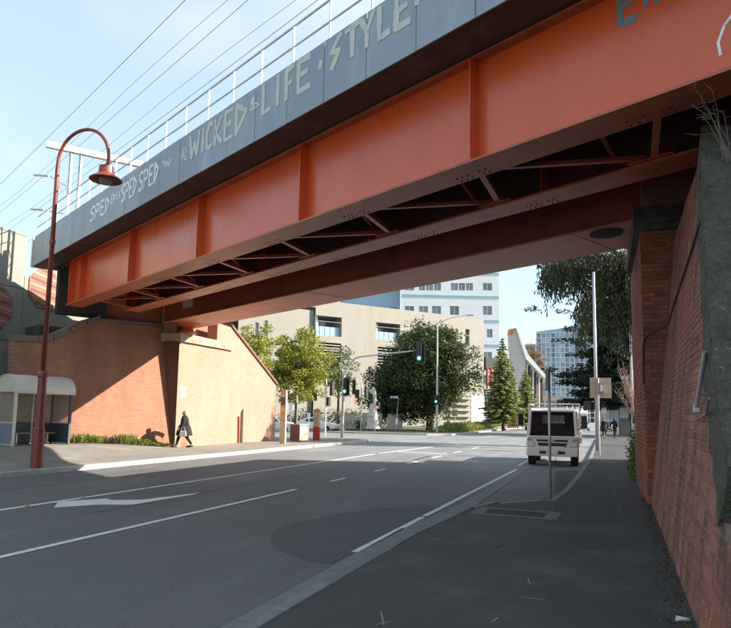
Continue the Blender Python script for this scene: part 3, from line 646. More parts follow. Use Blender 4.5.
rough(slab([(PXf-.14, PY0-.14, 5.50), (PXf+1.2, PY0-.14, 5.50), (PXf+1.2, PY0-.14, 5.98), (PXf-.14, PY0-.14, 5.98)], [(PXf-.14, PY0+4, 5.50), (PXf+1.2, PY0+4, 5.50), (PXf+1.2, PY0+4, 5.845), (PXf-.14, PY0+4, 5.845)], 6), .012, 7).build('bearing_stone', M['bearing'], ra, world=True)
MB().bx(PXf+.03, 2.6, PY0+.0, PY0+.22, 5.9, 7.75).build('upper_pier', M['bupper'], ra, world=True)
MB().bx(1.0, 1.6, PY0-.2, PY0-.145, 5.62, 5.93).build('bearing_plate', M['bearing'], ra, world=True)
MB().bx(2.3, 14, 8.7, 27, -.2, 7.74).build('rear_wall', M['pierbrick'], ra, world=True)
MB().bx(1.75, 2.29, 8.95, 14.9, 3.0, 5.30).build('girder_shelf', M['mortar'], ra, world=True)
# far wing wall beyond the pier
FW = [(19.0, 5.7), (20.0, 5.3), (21.5, 3.7), (24, 2.7), (28.4, 1.6), (29.0, 1.5), (29.0, -.1), (19.0, -.1)]
MB().prism([(1.35, y, z) for y, z in FW], (.5, 0, 0)).build('far_wing_wall', M['pierbrick'], ra, world=True)
for (ya, za), (yb, zb) in zip(FW[:5], FW[1:6]):
    MB().prism([(1.25, ya, za), (1.25, yb, zb), (1.25, yb, zb+.16), (1.25, ya, za+.16)], (.7, 0, 0)).build('coping_stone', M['stone'], ra, world=True)
# pipes and cables fixed to the wall
def onwall(px, py, off=.03):
    r = ray(px, py); n = Vector((1, -.025, -BAT)); o = Vector((0, 0, HC)); t = (.55-n.dot(o))/n.dot(r); return o+r*t+E3*off
MB().tube([onwall(703, 222), onwall(690, 262), onwall(678, 297), onwall(669, 325)], .018, 6).build('wall_cable', M['cable'], ra, world=True)
p = onwall(669, 325); MB().tube([p, (PXf+.02, PY0-.03, p.z-.15), (PXf-.02, PY0-.02, p.z-.3), (PXf-.03, PY0+.05, p.z-1.1)], .018, 6).build('wall_cable', M['cable'], ra, world=True)
cd = MB().tube([onwall(711, 352, .05), onwall(702.5, 407, .05)], .02, 8).build('conduit', M['galv'], ra, world=True)
MB().box(onwall(702, 409, .05), (.05, .06, .07)).build('conduit_box', M['rail'], cd, world=True)
MB().tube([onwall(700, 420, .03), onwall(712, 414, .04), onwall(735, 401, .16)], .008, 5).build('loose_cable', M['greymetal'], ra, world=True)
# earth behind the walls and the approach bank that carries the line
eb = MB(); ysl = [-14+i*.5 for i in range(47)]; xo = [.30, 1.2, 2.5, 5, 9, 14, 40]
def bank(y, k):
    c = max(.05, cope(y)-.12) if y < 9.8 else 5.2
    rise = [0, .15, .5, 1.6, 3.3, 4.5, 4.8][k]
    return min(7.6, c+rise*(1.0 if y > 2 else max(.2, (y+14)/16)))
for y in ysl:
    for k, dx in enumerate(xo): eb.v.append((wx(y, 0)+BAT*max(0, min(5.5, cope(y)))+dx, y, bank(y, k)))
for j in range(len(ysl)-1):
    for i in range(len(xo)-1): a = j*len(xo)+i; eb.f.append((a, a+1, a+len(xo)+1, a+len(xo)))
struct(eb.build('embankment', M['earth'], smooth=True))
ap = MB(); bbox(ap, -120, -7.6, 6.6, 17.2, -.2, 7.7); struct(ap.build('approach_bank', M['earth']))
struct(MB().prism([(1.9, 27, -.1), (1.9, 29, -.1), (1.9, 29, 1.4), (1.9, 27, 1.8)], (12, 0, 0)).build('terrace', M['earth']))

# ================================================================== LEFT ABUTMENT
la = thing('brick_abutment', 'sunlit brick bridge abutment with pilaster and sloping coping across the road', 'abutment', (-18.6, 25.2, 0))
Q_, W_ = Vector((-18.66, 25.4, 0)), Vector((-21.5, 18.9, 0)); dq = (Q_-W_); LQ = dq.length; aq = math.atan2(dq.y, dq.x)
def lframe(p, a): return (Vector(p)-Vector((-18.6, 25.2, 0)), a)
prof = [(0, 4.35), (.9, 4.4), (1.5, 4.55), (2.2, 4.95), (2.9, 5.35), (3.5, 5.6), (LQ+.6, 5.7)]
ww = MB(); ft = [(u, -.1+0*z, z) for u, z in []]
base = [(0, 0, -.1), (LQ+.6, 0, -.1)]
top = [(u, .14*z, z) for u, z in reversed(prof)]
ww.prism(base+top, (0, .7, 0)); ww.build('wing_wall', M['bwall_l'], la, frame=lframe(W_, aq))
for (u0, z0), (u1, z1) in zip(prof[:-2], prof[1:-1]):
    cm = MB(); cm.prism([(u0+.01, .14*z0-.08, z0), (u1-.01, .14*z1-.08, z1), (u1-.01, .14*z1-.08, z1+.26), (u0+.01, .14*z0-.08, z0+.26)], (0, .9, 0)); cm.build('coping_stone', M['cope_l'], la, frame=lframe(W_, aq), bevel=.03)
u0, z0 = prof[-2]; u1, z1 = prof[-1]
MB().prism([(u0+.01, .14*z0-.05, z0+.002), (u1-.8, .14*z1-.05, z1+.002), (u1-.8, .14*z1-.05, z1+.12), (u0+.01, .14*z0-.05, z0+.12)], (0, .9, 0)).build('coping_stone', M['cope_l'], la, frame=lframe(W_, aq))
# pilaster: object x runs along the road, its face looks across the road
AX = R(90)
MB().bx(0, 4.6, 0.0, 2.6, -.1, 4.95).build('pilaster', M['bwall_p'], la, frame=lframe((-18.6, 25.2, 0), AX))
rough(slab([(-.12, -.14, 4.96), (4.5, -.14, 4.96), (4.5, -.14, 5.35), (-.12, -.14, 5.35)], [(-.12, 2, 4.96), (4.5, 2, 4.96), (4.5, 2, 5.35), (-.12, 2, 5.35)], 6), .025, 2).build('bearing_ledge', M['ledge'], la, frame=lframe((-18.6, 25.2, 0), AX))
MB().bx(.0, 4.9, 1.3, 2.5, 5.36, 7.7).build('back_wall', M['bwall_l'], la, frame=lframe((-18.6, 25.2, 0), AX))
MB().bx(.02, 1.1, .25, 1.28, 5.36, 7.6).build('bearing_pedestal', M['bwall_l'], la, frame=lframe((-18.6, 25.2, 0), AX))
fw = [(3.3, -.1), (10.0, -.1), (10.0, 3.35), (4.62, 6.25), (3.3, 6.3)]
MB().prism([(x, .12, z) for x, z in fw], (0, .6, 0)).build('far_wing_wall', M['bwall_p'], la, frame=lframe((-18.6, 25.2, 0), AX))
for i in range(6):
    a, b = i/6, (i+1)/6; xa, za = 4.6+5.45*a, 6.27-2.9*a; xb, zb = 4.6+5.45*b, 6.27-2.9*b
    MB().prism([(xa+.01, .02, za), (xb-.01, .02, zb), (xb-.01, .02, zb+.16), (xa+.01, .02, za+.16)], (0, .8, 0)).build('coping_stone', M['cope'], la, frame=lframe((-18.6, 25.2, 0), AX), bevel=.015)
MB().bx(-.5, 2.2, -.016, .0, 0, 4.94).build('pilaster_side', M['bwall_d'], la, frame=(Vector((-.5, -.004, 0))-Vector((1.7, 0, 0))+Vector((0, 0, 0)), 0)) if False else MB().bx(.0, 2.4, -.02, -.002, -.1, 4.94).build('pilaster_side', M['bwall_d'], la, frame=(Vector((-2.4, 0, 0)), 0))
MB().tube([(5.75, .06, .0), (5.68, .06, 1.45)], .045, 8).build('drain_pipe', M['orange2'], la, frame=lframe((-18.6, 25.2, 0), AX))
MB().bx(.28, .62, -.012, -.002, 2.3, 2.85).build('notice', M['paper'], la, frame=lframe((-18.6, 25.2, 0), AX))
# mass behind the abutment that carries the track
mm = MB(); mm.prism([(-20.4, 26.5, -.1), (-22.8, 21.0, -.1), (-40, 28, -.1), (-36, 42, -.1), (-20.4, 36, -.1)], (0, 0, 5.4)); struct(mm.build('embankment_opposite', M['earth']))
bb('abutment_back_wall', M['pierbrick'], la, 29.2, 29.6, 10.4, 13.0, 5.2, 7.7)
bb('ballast_wall', M['soot'], la, 29.0, 29.4, 8.3, 10.38, 5.75, 7.74)
apx = MB(); bbox(apx, 37, 130, 7.42, 16.4, 5.2, 7.9); struct(apx.build('approach_viaduct', M['concrete']))

# ================================================================== PLANTS
def leaves(mb, c, n, rad, size, q, flat=1.0, droop=0.0, asp=1.0):
    c = Vector(c)
    for _ in range(n):
        while True:
            d = Vector((q.uniform(-1, 1), q.uniform(-1, 1), q.uniform(-1, 1)))
            if d.length < 1: break
        p = c+Vector((d.x*rad[0], d.y*rad[1], d.z*rad[2]*flat)); s = size*q.uniform(.6, 1.3)
        if droop: a = Vector((q.uniform(-.35, .35), q.uniform(-.35, .35), -1)).normalized()
        else: a = Vector((q.gauss(0, 1), q.gauss(0, 1), q.gauss(0, .7))).normalized()
        b = a.cross(Vector((q.gauss(0, 1), q.gauss(0, 1), q.gauss(0, 1)))).normalized()
        a *= s*asp; b *= s*.5; n0 = len(mb.v)
        mb.v += [tuple(p-a*.5), tuple(p+b*.5), tuple(p+a*.5), tuple(p-b*.5)]; mb.f.append((n0, n0+1, n0+2, n0+3))
def tree(name, label, loc, h, cz, rad, lm, seed, clumps=90, per=60, csz=.7, leaf=.22, trunk=.18, group=None, shell=.45, cat='tree', bark='bark', lean=(0, 0)):
    q = random.Random(seed); T = thing(name, label, cat, loc, 0, group); loc = Vector((0, 0, 0))
    top = Vector((lean[0], lean[1], cz)); tk = MB()
    tk.tube([(0, 0, -.1), (lean[0]*.2, lean[1]*.2, cz*.35), (lean[0]*.6, lean[1]*.6, cz*.75), (lean[0], lean[1], cz+rad[2]*.3)], [trunk*1.25, trunk, trunk*.75, trunk*.3], 8)
    cr = MB()
    for i in range(clumps):
        d = Vector((q.gauss(0, 1), q.gauss(0, 1), q.gauss(0, 1))).normalized()*(q.uniform(shell, 1)**.8)
        wob = 1+.28*noise.noise(d*2.2+Vector((seed, 0, 0)))
        c = top+Vector((d.x*rad[0], d.y*rad[1], d.z*rad[2]))*wob
        if i % 4 == 0:
            b0 = Vector((lean[0]*.7, lean[1]*.7, cz*q.uniform(.55, .95))); mid = b0.lerp(c, .5)+Vector((0, 0, q.uniform(-.1, .3)))
            tk.tube([b0, mid, b0.lerp(c, .92)], [trunk*.45, trunk*.25, trunk*.08], 5)
        s = csz*q.uniform(.6, 1.25); leaves(cr, c, int(per*q.uniform(.6, 1.3)), (s, s, s*.8), leaf, q)
    tk.build('trunk', M[bark], T, smooth=True); cr.build('crown', M[lm], T)
    return T
def conifer(name, label, loc, h, r, lm, seed, group=None, tiers=22, droop=.35, dens=1.0, leaf=.16):
    q = random.Random(seed); T = thing(name, label, 'tree', loc, 0, group); tk = MB().tube([(0, 0, -.1), (0, 0, h*.5), (0, 0, h*.98)], [h*.018, h*.012, .01], 7); cr = MB()
    for k in range(tiers):
        f = k/(tiers-1); z = h*(.1+.88*f); rr = r*(1-f)**.85*q.uniform(.85, 1.1)+.12
        nb = max(4, int(13*(1-f)+3))
        for j in range(nb):
            th = 2*math.pi*(j+q.random())/nb; L_ = rr*q.uniform(.65, 1.1); e = Vector((math.cos(th)*L_, math.sin(th)*L_, z-L_*droop+L_*.1))
            tk.tube([(0, 0, z), e], [.02, .006], 4, False)
            st = max(2, int(L_/.22*dens))
            for s in range(st):
                c = Vector((0, 0, z)).lerp(e, (s+.6)/st); leaves(cr, c, 7, (.2+.1*L_/r, .2+.1*L_/r, .10), leaf, q, asp=1.6)
    tk.build('trunk', M['bark'], T); cr.build('crown', M[lm], T); return T
def shrub(name, label, loc, rad, lm, seed, n=900, leaf=.12, cat='shrub', group=None):
    q = random.Random(seed); T = thing(name, label, cat, loc, 0, group); cr = MB(); st = MB()
    for i in range(max(6, n//60)):
        d = Vector((q.gauss(0, 1), q.gauss(0, 1), abs(q.gauss(0, .8)))); d = d.normalized()*q.uniform(.3, 1)
        c = Vector((d.x*rad[0], d.y*rad[1], .1+abs(d.z)*rad[2])); st.tube([(c.x*.2, c.y*.2, -.05), c], [.02, .008], 4); leaves(cr, c, 60, (rad[0]*.35, rad[1]*.35, rad[2]*.3), leaf, q)
    st.build('stem', M['bark'], T); cr.build('foliage', M[lm], T); return T
def pt(px, py, D): p = at(px, py, D); return p
def base(px, D, z=0.0):
    """ground point seen in column px at depth D"""
    r = at(px, 416, D); return Vector((r.x, r.y, z))

tree('street_tree', 'bright lime green leafy tree behind the sloping brick wall and street bins', base(296, 60), 9.5, 6.1, (3.0, 3.0, 3.5), 'leaf_lime', 3, 190, 75, .75, .28, .16, shell=.3)
tree('street_tree', 'mid green tree just behind the hanging traffic lights', base(338, 66), 8.6, 6.1, (1.9, 1.9, 2.7), 'leaf_mid', 4, 60, 60, .7, .24, .14)
tree('street_tree', 'lime green treetop peeking over the sloping abutment coping', base(252, 50), 9, 6.6, (1.8, 1.8, 2.2), 'leaf_lime', 6, 55, 60, .65, .24, .15)
tree('fig_tree', 'large dense dark green domed tree behind the tall light pole', base(430, 76), 13, 7.2, (5.6, 5.0, 5.9), 'leaf_dark', 8, 520, 80, 1.05, .32, .42, shell=.35)
tree('fig_tree', 'lower dark green crown merging into the left of the domed tree', base(398, 78), 9, 4.4, (4.2, 4.0, 3.8), 'leaf_dark', 9, 260, 80, 1.0, .32, .3, shell=.35)
conifer('conifer', 'tall pale green pointed conifer left of the white fin building', base(503, 84), 12.2, 3.0, 'leaf_con', 5, None, 34, .25, 1.8, .26)
conifer('conifer', 'shorter green conifer between the white fin building and the truck', base(526, 92), 8.6, 2.5, 'leaf_con', 7, None, 24, .25, 1.7, .26)
tree('rusty_tree', 'round brownish tree in front of the distant glass tower', base(531, 150), 20, 13.5, (3.6, 3, 5.6), 'leaf_rust', 12, 90, 60, 1.2, .4, .3)
# weeping gum at upper right
q = random.Random(21); T = thing('gum_tree', 'weeping gum tree with hanging leaves under the right end of the bridge', 'tree', base(652, 40)); tk = MB(); cr = MB()
tk.tube([(0, 0, -.1), (.1, .1, 5), (-.4, 0, 10), (-1.2, .3, 13)], [.32, .26, .2, .1], 9)
for i in range(430):
    c = Vector((q.uniform(-6.6, 3.0), q.uniform(-2.8, 2.8), 0)); top = 13.0-.04*(c.x+1)**2+q.uniform(-4.6, .3)*(1.0 if c.x > -4.5 else .45); ln = q.uniform(1.2, 3.6)*(1.0 if c.x > -4.2 else .6)
    if c.x < -4.6: top += .8
    b0 = Vector((-.4, 0, 9+q.uniform(-1, 3))); tk.tube([b0, b0.lerp(Vector((c.x, c.y, top)), .6)+Vector((0, 0, .6)), (c.x, c.y, top)], [.06, .035, .012], 4, False)
    for s in range(int(ln/.09)):
        leaves(cr, (c.x+q.gauss(0, .16), c.y+q.gauss(0, .16), top-s*.09), 3, (.24, .24, .12), .17, q, droop=1, asp=1.5)
tk.build('trunk', M['bark'], T, smooth=True); cr.build('crown', M['leaf_euc'], T)
# cedar with flat tiers
q = random.Random(33); T = thing('cedar_tree', 'dark cedar with wide flat branches behind the grey poles on the right', 'tree', base(634, 66)); tk = MB(); cr = MB()
tk.tube([(0, 0, -.1), (0, 0, 8), (.2, 0, 15.5)], [.5, .38, .08], 9)
for k in range(21):
    z = 3.2+k*.62+q.uniform(-.3, .3); R0 = 8.0*(1-.032*k)*(.6+.5*q.random())
    for j in range(8):
        th = 2*math.pi*(j+q.random()*.8)/8; L_ = R0*q.uniform(.7, 1.05); e = Vector((math.cos(th)*L_, math.sin(th)*L_, z+q.uniform(-.5, .3)-.05*L_))
        tk.tube([(0, 0, z-.3), Vector((0, 0, z)).lerp(e, .5)+Vector((0, 0, .25)), e], [.11, .06, .02], 5, False)
        for s in range(9):
            c = Vector((0, 0, z)).lerp(e, .3+.78*(s+q.random())/9); wd = .55+.35*q.random(); leaves(cr, c, 110, (wd*1.2, wd*1.2, .36), .26, q, asp=1.4)
for i in range(230):
    c = Vector((q.gauss(-1.0, 3.2), q.gauss(0, 2.5), q.uniform(4.0, 13.8))); leaves(cr, c, 70, (.95, .95, .32), .26, q, asp=1.4)
tk.build('trunk', M['bark'], T, smooth=True); cr.build('crown', M['leaf_cedar'], T)
# bare twiggy tree
q = random.Random(41); T = thing('bare_tree', 'leafless pinkish twiggy tree on the right footpath beside the brick pier', 'tree', base(634, 40)); mb = MB(); tw = MB()
mb.tube([(0, 0, -.1), (.02, 0, 1.2), (0, .03, 2.2)], [.09, .075, .06], 8)
for i in range(44):
    th = q.uniform(0, 6.28); r1 = q.uniform(.5, 1.25); e = Vector((math.cos(th)*r1, math.sin(th)*r1, q.uniform(3.2, 5.3))); s0 = Vector((0, 0, q.uniform(1.5, 2.2))); m_ = s0.lerp(e, .5)+Vector((0, 0, .2))
    mb.tube([s0, m_, e], [.03, .02, .008], 4, False)
    for j in range(14):
        a = s0.lerp(e, q.uniform(.4, 1)); tw.tube([a, a+Vector((q.gauss(0, .22), q.gauss(0, .22), q.uniform(.05, .55)))], [.008, .004], 3, False)
mb.build('trunk', M['twig'], T); tw.build('crown', M['twig'], T)
# shrubs
shrub('shrub', 'dark olive shrub at the far left in front of the concrete building', base(4, 25.5, .25), (1.0, .9, 2.9), 'leaf_dark', 51, 2600, .16)
shrub('shrub', 'bright green shrub against the base of the near brick pier', (1.05, 20.2, 0), (.34, 1.7, 1.25), 'leaf_weed', 52, 3000, .09)
shrub('hedge', 'clipped yellow green hedge behind the concrete screen walls', base(357, 78), (3.2, .8, 1.9), 'leaf_hedge', 53, 2400, .2, 'hedge')
shrub('hedge', 'low dark hedge beneath the lime tree behind the white car', base(318, 78), (7.5, 1.2, 2.2), 'leaf_dark', 54, 4200, .24, 'hedge')
shrub('hedge', 'pale green strappy groundcover along the kerb right of the light pole', (-15.2, 76, 0), (1.5, 11, .95), 'leaf_hedge', 55, 5200, .26, 'groundcover')
shrub('hedge', 'second run of pale groundcover nearer the red fence panels', (-16.5, 99, 0), (1.6, 10, 1.0), 'leaf_hedge', 56, 3200, .3, 'groundcover')
# weeds along the foot of the wing wall, one plant each
q = random.Random(61)
wlab = ['tall bright weed clump right beside the bus shelter', 'leafy green weed second from the bus shelter', 'dry reddish weed third from the bus shelter', 'broad green weed clump midway along the sunlit wall', 'yellow green weed clump right of the midway clump', 'small low weed tuft near the brick pilaster', 'lowest weed tuft closest to the brick pilaster']
for i in range(7):
    f = .34+i*.088; p = W_.lerp(Q_, f)+Vector((.62, -.24, 0))*.75; hh = (.44, .38, .30, .50, .32, .17, .12)[i]; T = thing('weed', wlab[i], 'weed', (p.x, p.y, hz(p.x, p.y)), 0, 'weeds at the foot of the far wall'); mb = MB()
    for b in range(240):
        a = Vector((q.gauss(0, .2), q.gauss(0, .2), 0)); e = a+Vector((q.gauss(0, .22), q.gauss(0, .22), q.uniform(.4, 1)*hh)); s = Vector((q.gauss(0, 1), q.gauss(0, 1), 0)).normalized()*.018
        mb.quad(a-s*.5, a.lerp(e, .6)-s+Vector((0, 0, .08)), e, a.lerp(e, .6)+s+Vector((0, 0, .08)))
    mb.build('foliage', M['leaf_dead' if i == 2 else 'leaf_weed'], T)
# dry stems growing on the near coping
q = random.Random(71)
for i, (px, lab) in enumerate(((706, 'spray of bare dry stems growing from the top of the mossy coping'), (728, 'single dry seeding stalk at the right edge above the mossy coping'))):
    p = onwall(px, 152, -.25); T = thing('dry_weed', lab, 'weed', p); mb = MB()
    for j in range(10 if i == 0 else 3):
        e = Vector((q.gauss(-.22, .22) if i == 0 else q.gauss(0, .04), q.gauss(-.1, .25), q.uniform(.35, .85))); m_ = e*.5+Vector((q.gauss(0, .03), q.gauss(0, .03), .12)); mb.tube([(q.gauss(0, .04), q.gauss(0, .04), -.12), m_, e], [.004, .003, .0015], 4, False)
        for k in range(3): c = m_.lerp(e, q.uniform(.2, 1)); mb.tube([c, c+Vector((q.gauss(-.05, .08), q.gauss(0, .08), q.uniform(-.02, .12)))], [.003, .0012], 3, False)
    mb.build('stem', M['dry'], T)
# leaf litter along the foot of the near wall and a scrap of paper
q = random.Random(81); mb = MB()
for i in range(1700):
    y = q.uniform(3.6, 15); d = abs(q.gauss(0, .13 if y < 10 else .09)); leaves(mb, (wx(y, 0)-.02-d, y, .006), 1, (.01, .01, .004), .026, q, asp=1.2)
lit = mb.build('leaf_litter', M['leaf_dead']); lit['kind'] = 'stuff'
p = gz(683, 622); mb = MB()
for i in range(3): mb.quad(*[(p.x+a, p.y+b, .008+c+.006*i) for a, b, c in ((-.06+.01*i, -.03, 0), (.05, -.035+.01*i, .012), (.055, .03, .004), (-.05, .035, .018))])
tag(mb.build('paper_scrap', M['paper']), 'crumpled white paper scrap at the foot of the near brick wall', 'litter')

# ================================================================== STREET FURNITURE, FAR SIDE
# swan-neck street lamp
lp = thing('street_lamp', 'dark red swan-neck street lamp with bell shade on the far footpath', 'street lamp', (-15.05, 14.1, .0))
MB().lathe([(.16, -.05), (.16, 1.1), (.13, 1.15), (.115, 2.55), (.15, 2.58), (.15, 2.66), (.085, 2.75)], (0, 0, 0), 8).build('base_column', M['lampred'], lp)
pts = [(0, 0, 2.7), (0, 0, 8.75)]; ax = Vector((.90, .05, 0))
for a in range(170, -21, -10): pts.append((ax.x*(1+math.cos(R(a))), ax.y*(1+math.cos(R(a))), 8.95+.95*math.sin(R(a))))
MB().tube(pts, [.075, .062]+[.05]*(len(pts)-2), 10).build('swan_neck', M['lampred'], lp, smooth=True)
e = Vector(pts[-1])
MB().lathe([(.045, .14), (.07, .10), (.20, .05), (.22, -.16), (.27, -.20), (.46, -.34), (.45, -.36), (.25, -.24), (.18, -.16)], e, 20).build('lamp_shade', M['lampred'], lp, smooth=False)
MB().lathe([(.02, -.50), (.14, -.46), (.20, -.36), (.20, -.27)], e, 14).build('lamp_lens', M['glass_clear'], lp, smooth=True)
MB().lathe([(.085, 6.5), (.085, 6.62)], (0, 0, 0), 10).build('collar', M['lampred'], lp)

# bus shelter with barrel roof
sa = math.atan2(.97, .24)
sh = thing('bus_shelter', 'cream bus shelter with rounded barrel roof standing before the brick wing wall', 'bus shelter', (-20.15, 17.75, .29), sa)
SL, SD, SH = 2.15, 1.25, 1.98      # length (x), depth (y, to the back), eaves height
for x in (0, SL):
    for y in (0, SD):
        o = MB().bx(x-.045, x+.045, y-.045, y+.045, -.1, SH+.05).build('post', M['slate'] if x else M['cream'], sh, bevel=.008)
rf = MB(); nseg = 12; arc = [(-.12+(SD+.24)*(.5-.5*math.cos(math.pi*i/nseg)), SH+.05+.62*math.sin(math.pi*i/nseg)) for i in range(nseg+1)]
for i in range(nseg):
    (y0, z0), (y1, z1) = arc[i], arc[i+1]
    rf.quad((-.12, y0, z0), (SL+.12, y0, z0), (SL+.12, y1, z1), (-.12, y1, z1)); rf.quad((-.12, y0, z0-.03), (-.12, y1, z1-.03), (SL+.12, y1, z1-.03), (SL+.12, y0, z0-.03))
    for xx in (-.12, SL+.12): rf.quad((xx, y0, z0-.03), (xx, y0, z0), (xx, y1, z1), (xx, y1, z1-.03))
rf.build('roof', M['cream'], sh, smooth=False)
for xx in (-.10, SL+.08):
    MB().prism([(xx, y, z-.04) for y, z in arc], (.02, 0, 0)).build('gable_panel', M['cream'], sh)
MB().bx(-.12, SL+.12, -.1, -.04, SH-.04, SH+.06).build('eaves_beam', M['cream'], sh); MB().bx(-.1, SL+.1, SD+.04, SD+.1, SH-.04, SH+.06).build('eaves_beam', M['cream'], sh)
for x in (0, SL):
    MB().bx(x-.01, x+.01, .05, SD-.05, .85, SH-.02).build('glass_panel', M['glass_clear'], sh)
    MB().bx(x-.015, x+.015, .05, SD-.05, .06, .82).build('kick_panel', M['bluepanel'] if x == 0 else M['slate'], sh)
    MB().bx(x-.03, x+.03, .05, SD-.05, .82, .87).build('rail', M['cream'], sh); MB().bx(x-.03, x+.03, .05, SD-.05, .02, .07).build('rail', M['cream'], sh)
MB().bx(.05, SL-.05, SD-.01, SD+.01, .85, SH-.02).build('glass_panel', M['glass_clear'], sh)
MB().bx(.05, SL-.05, SD-.015, SD+.015, .06, .82).build('kick_panel', M['slate'], sh); MB().bx(SL*.62-.03, SL*.62+.03, SD-.03, SD+.03, .0, SH).build('post', M['cream'], sh)
bn = MB().bx(.25, SL-.2, .62, 1.0, .42, .47).build('bench_seat', M['wood'], sh)
for x in (.5, SL-.45): MB().bx(x-.03, x+.03, .7, .95, 0, .42).build('bench_leg', M['galv'], sh)

# stop totem, bin and red information pillar on the corner
tm = thing('stop_totem', 'slim bus stop totem with orange and brown panels at the end of the brick wall', 'sign', tuple(base(283.5, 35.5)), R(-12))
MB().bx(-.19, .19, -.06, .06, -.05, 2.95).build('pillar', M['sign_tan'], tm, bevel=.01)
for z0, z1, m in ((2.72, 2.93, 'redorange'), (2.10, 2.56, 'binbrown'), (1.68, 2.06, 'redorange'), (1.25, 1.62, 'redorange')): MB().bx(-.175, .175, -.072, -.062, z0, z1).build('panel', M[m], tm)
for z0, z1 in ((1.74, 2.0), (1.31, 1.56)): MB().bx(-.13, .13, -.078, -.073, z0, z1).build('timetable', M['sign_tan'], tm)
bi = thing('litter_bin', 'brown slatted litter bin with pale frame on the far street corner', 'bin', tuple(base(299.5, 38)), R(-20))
MB().bx(-.40, .40, -.36, .36, .05, .98).build('bin_body', M['binbrown'], bi, bevel=.02)
MB().bx(-.43, .43, -.39, .39, .98, 1.06).build('bin_lid', M['greymetal'], bi, bevel=.02)
for i in range(7): MB().bx(-.37+i*.115, -.30+i*.115, -.375, -.361, .1, .95).build('slat', M['binbrown'], bi)
MB().bx(.402, .425, -.34, .34, .1, .95).build('side_panel', M['sign_tan'], bi)
ip = thing('information_pillar', 'red and cream information pillar beside the litter bin', 'sign', tuple(base(317, 40.5)), R(-15))
MB().bx(-.25, .25, -.06, .06, -.05, .85).build('lower_panel', M['red'], ip, bevel=.01); MB().bx(-.25, .25, -.055, .055, .85, 1.78).build('upper_panel', M['sign_tan'], ip, bevel=.01)
MB().bx(-.25, .25, -.058, .058, 1.78, 1.96).build('cap_panel', M['redorange'], ip, bevel=.01)
mk = MB(); mk.strip([(-.04, -.062, 1.42), (-.08, -.062, 1.30), (.02, -.062, 1.24), (-.02, -.062, 1.12)], .03, (0, -1, 0), .003); mk.strip([(-.10, -.062, 1.08), (.10, -.062, 1.08)], .03, (0, -1, 0), .003); mk.build('symbol', M['red'], ip)

def pole_sign(name, label, px, D, h, plate, m, r=.035, rot=-.35, z0=None, cat='sign'):
    T = thing(name, label, cat, tuple(base(px, D)), rot); MB().tube([(0, 0, -.05), (0, 0, h)], r, 8).build('post', M['galv'], T)
    w, a, b = plate; MB().bx(-w/2, w/2, -.055, -.045, a, b).build('plate', M[m], T, bevel=.004); return T
pole_sign('street_sign', 'small white sign on a short post just right of the stop totem', 291, 58, 2.6, (.42, 1.9, 2.6), 'white')
pole_sign('street_sign', 'tall thin post with narrow white plate above the litter bin', 297, 57, 3.3, (.16, 2.6, 3.3), 'white')
pole_sign('street_sign', 'post with dark blue plate above the red information pillar', 315, 60, 4.7, (.5, 2.9, 3.7), 'slate')
pole_sign('street_sign', 'small white square sign low in front of the white car', 309, 56, 1.7, (.4, 1.2, 1.75), 'white')
pole_sign('street_sign', 'small square white sign by the groundcover near the white lower wall', 455, 80, 2.5, (.8, 1.7, 2.5), 'white', .05)
pole_sign('street_sign', 'small dark sign on a post before the red fence panels', 502.5, 92, 3.2, (.55, 2.3, 3.0), 'greymetal', .05)
# traffic signals
def head(par, c, rot, lit=None, n=3, back=True, sc=1.0):
    Mr = Matrix.Rotation(rot, 3, 'Z'); c = Vector(c); hh = .34*n*sc
    b = MB(); b.box(c, (.30*sc, .24*sc, hh), M=Mr); o = b.build('signal_head', M['blackp'], par, bevel=.015)
    if back: MB().box(c+Mr@Vector((0, .04, 0)), (.62*sc, .02, hh+.3*sc), M=Mr).build('backboard', M['blackp'], o)
    for i in range(n):
        p = c+Mr@Vector((0, -.125*sc, hh/2-.17*sc-.34*sc*i)); MX = Mr @ Matrix.Rotation(R(90), 3, 'X')
        m = 'blackp'
        if lit and lit[0] == i: m = lit[1]
        MB().lathe([(.105*sc, 0), (.095*sc, .02)], p, 14, MX).build('lens', M[m], o)
        MB().prism([p+Mr@Vector((.12*sc*math.cos(R(a)), 0, .12*sc*math.sin(R(a)))) for a in range(0, 181, 20)], Mr@Vector((0, -.16*sc, 0))).build('visor', M['blackp'], o) if False else None
    return o
t1 = thing('traffic_light', 'mast arm traffic light with curved grey arm reaching over the road', 'traffic light', tuple(base(342.5, 46)))
ve = at(416, 342.5, 46)-base(342.5, 46)
pts = [(0, 0, -.05), (.05, 0, 4.3)]+[(ve.x*f, ve.y*f, 4.3+1.45*math.sin(min(1, f*5)*math.pi/2)+.62*max(0, f-.1)) for f in (.01, .03, .06, .1, .16, .25, .5, .75, 1.0)]
MB().tube(pts, [.11, .10]+[.08]*4+[.07, .06, .055, .05, .045], 9).build('mast', M['galv'], t1, smooth=True)
head(t1, (.28, -.2, 3.65), R(-18), (2, 'greenlamp')); head(t1, (.85, .0, 3.62), R(-70), None)
head(t1, (ve.x+.35, ve.y-.1, pts[-1][2]-.15), R(-18), (2, 'greenlamp'), sc=1.25)
MB().bx(-.12, .12, -.14, -.1, 1.0, 1.5).build('push_button', M['cream'], t1)
t2 = thing('traffic_light', 'tall light pole with small traffic signal in front of the domed tree', 'traffic light', tuple(base(437, 65)))
MB().tube([(0, 0, -.05), (0, 0, 6), (0, 0, 11.4)], [.12, .09, .06], 9).build('pole', M['galv'], t2)
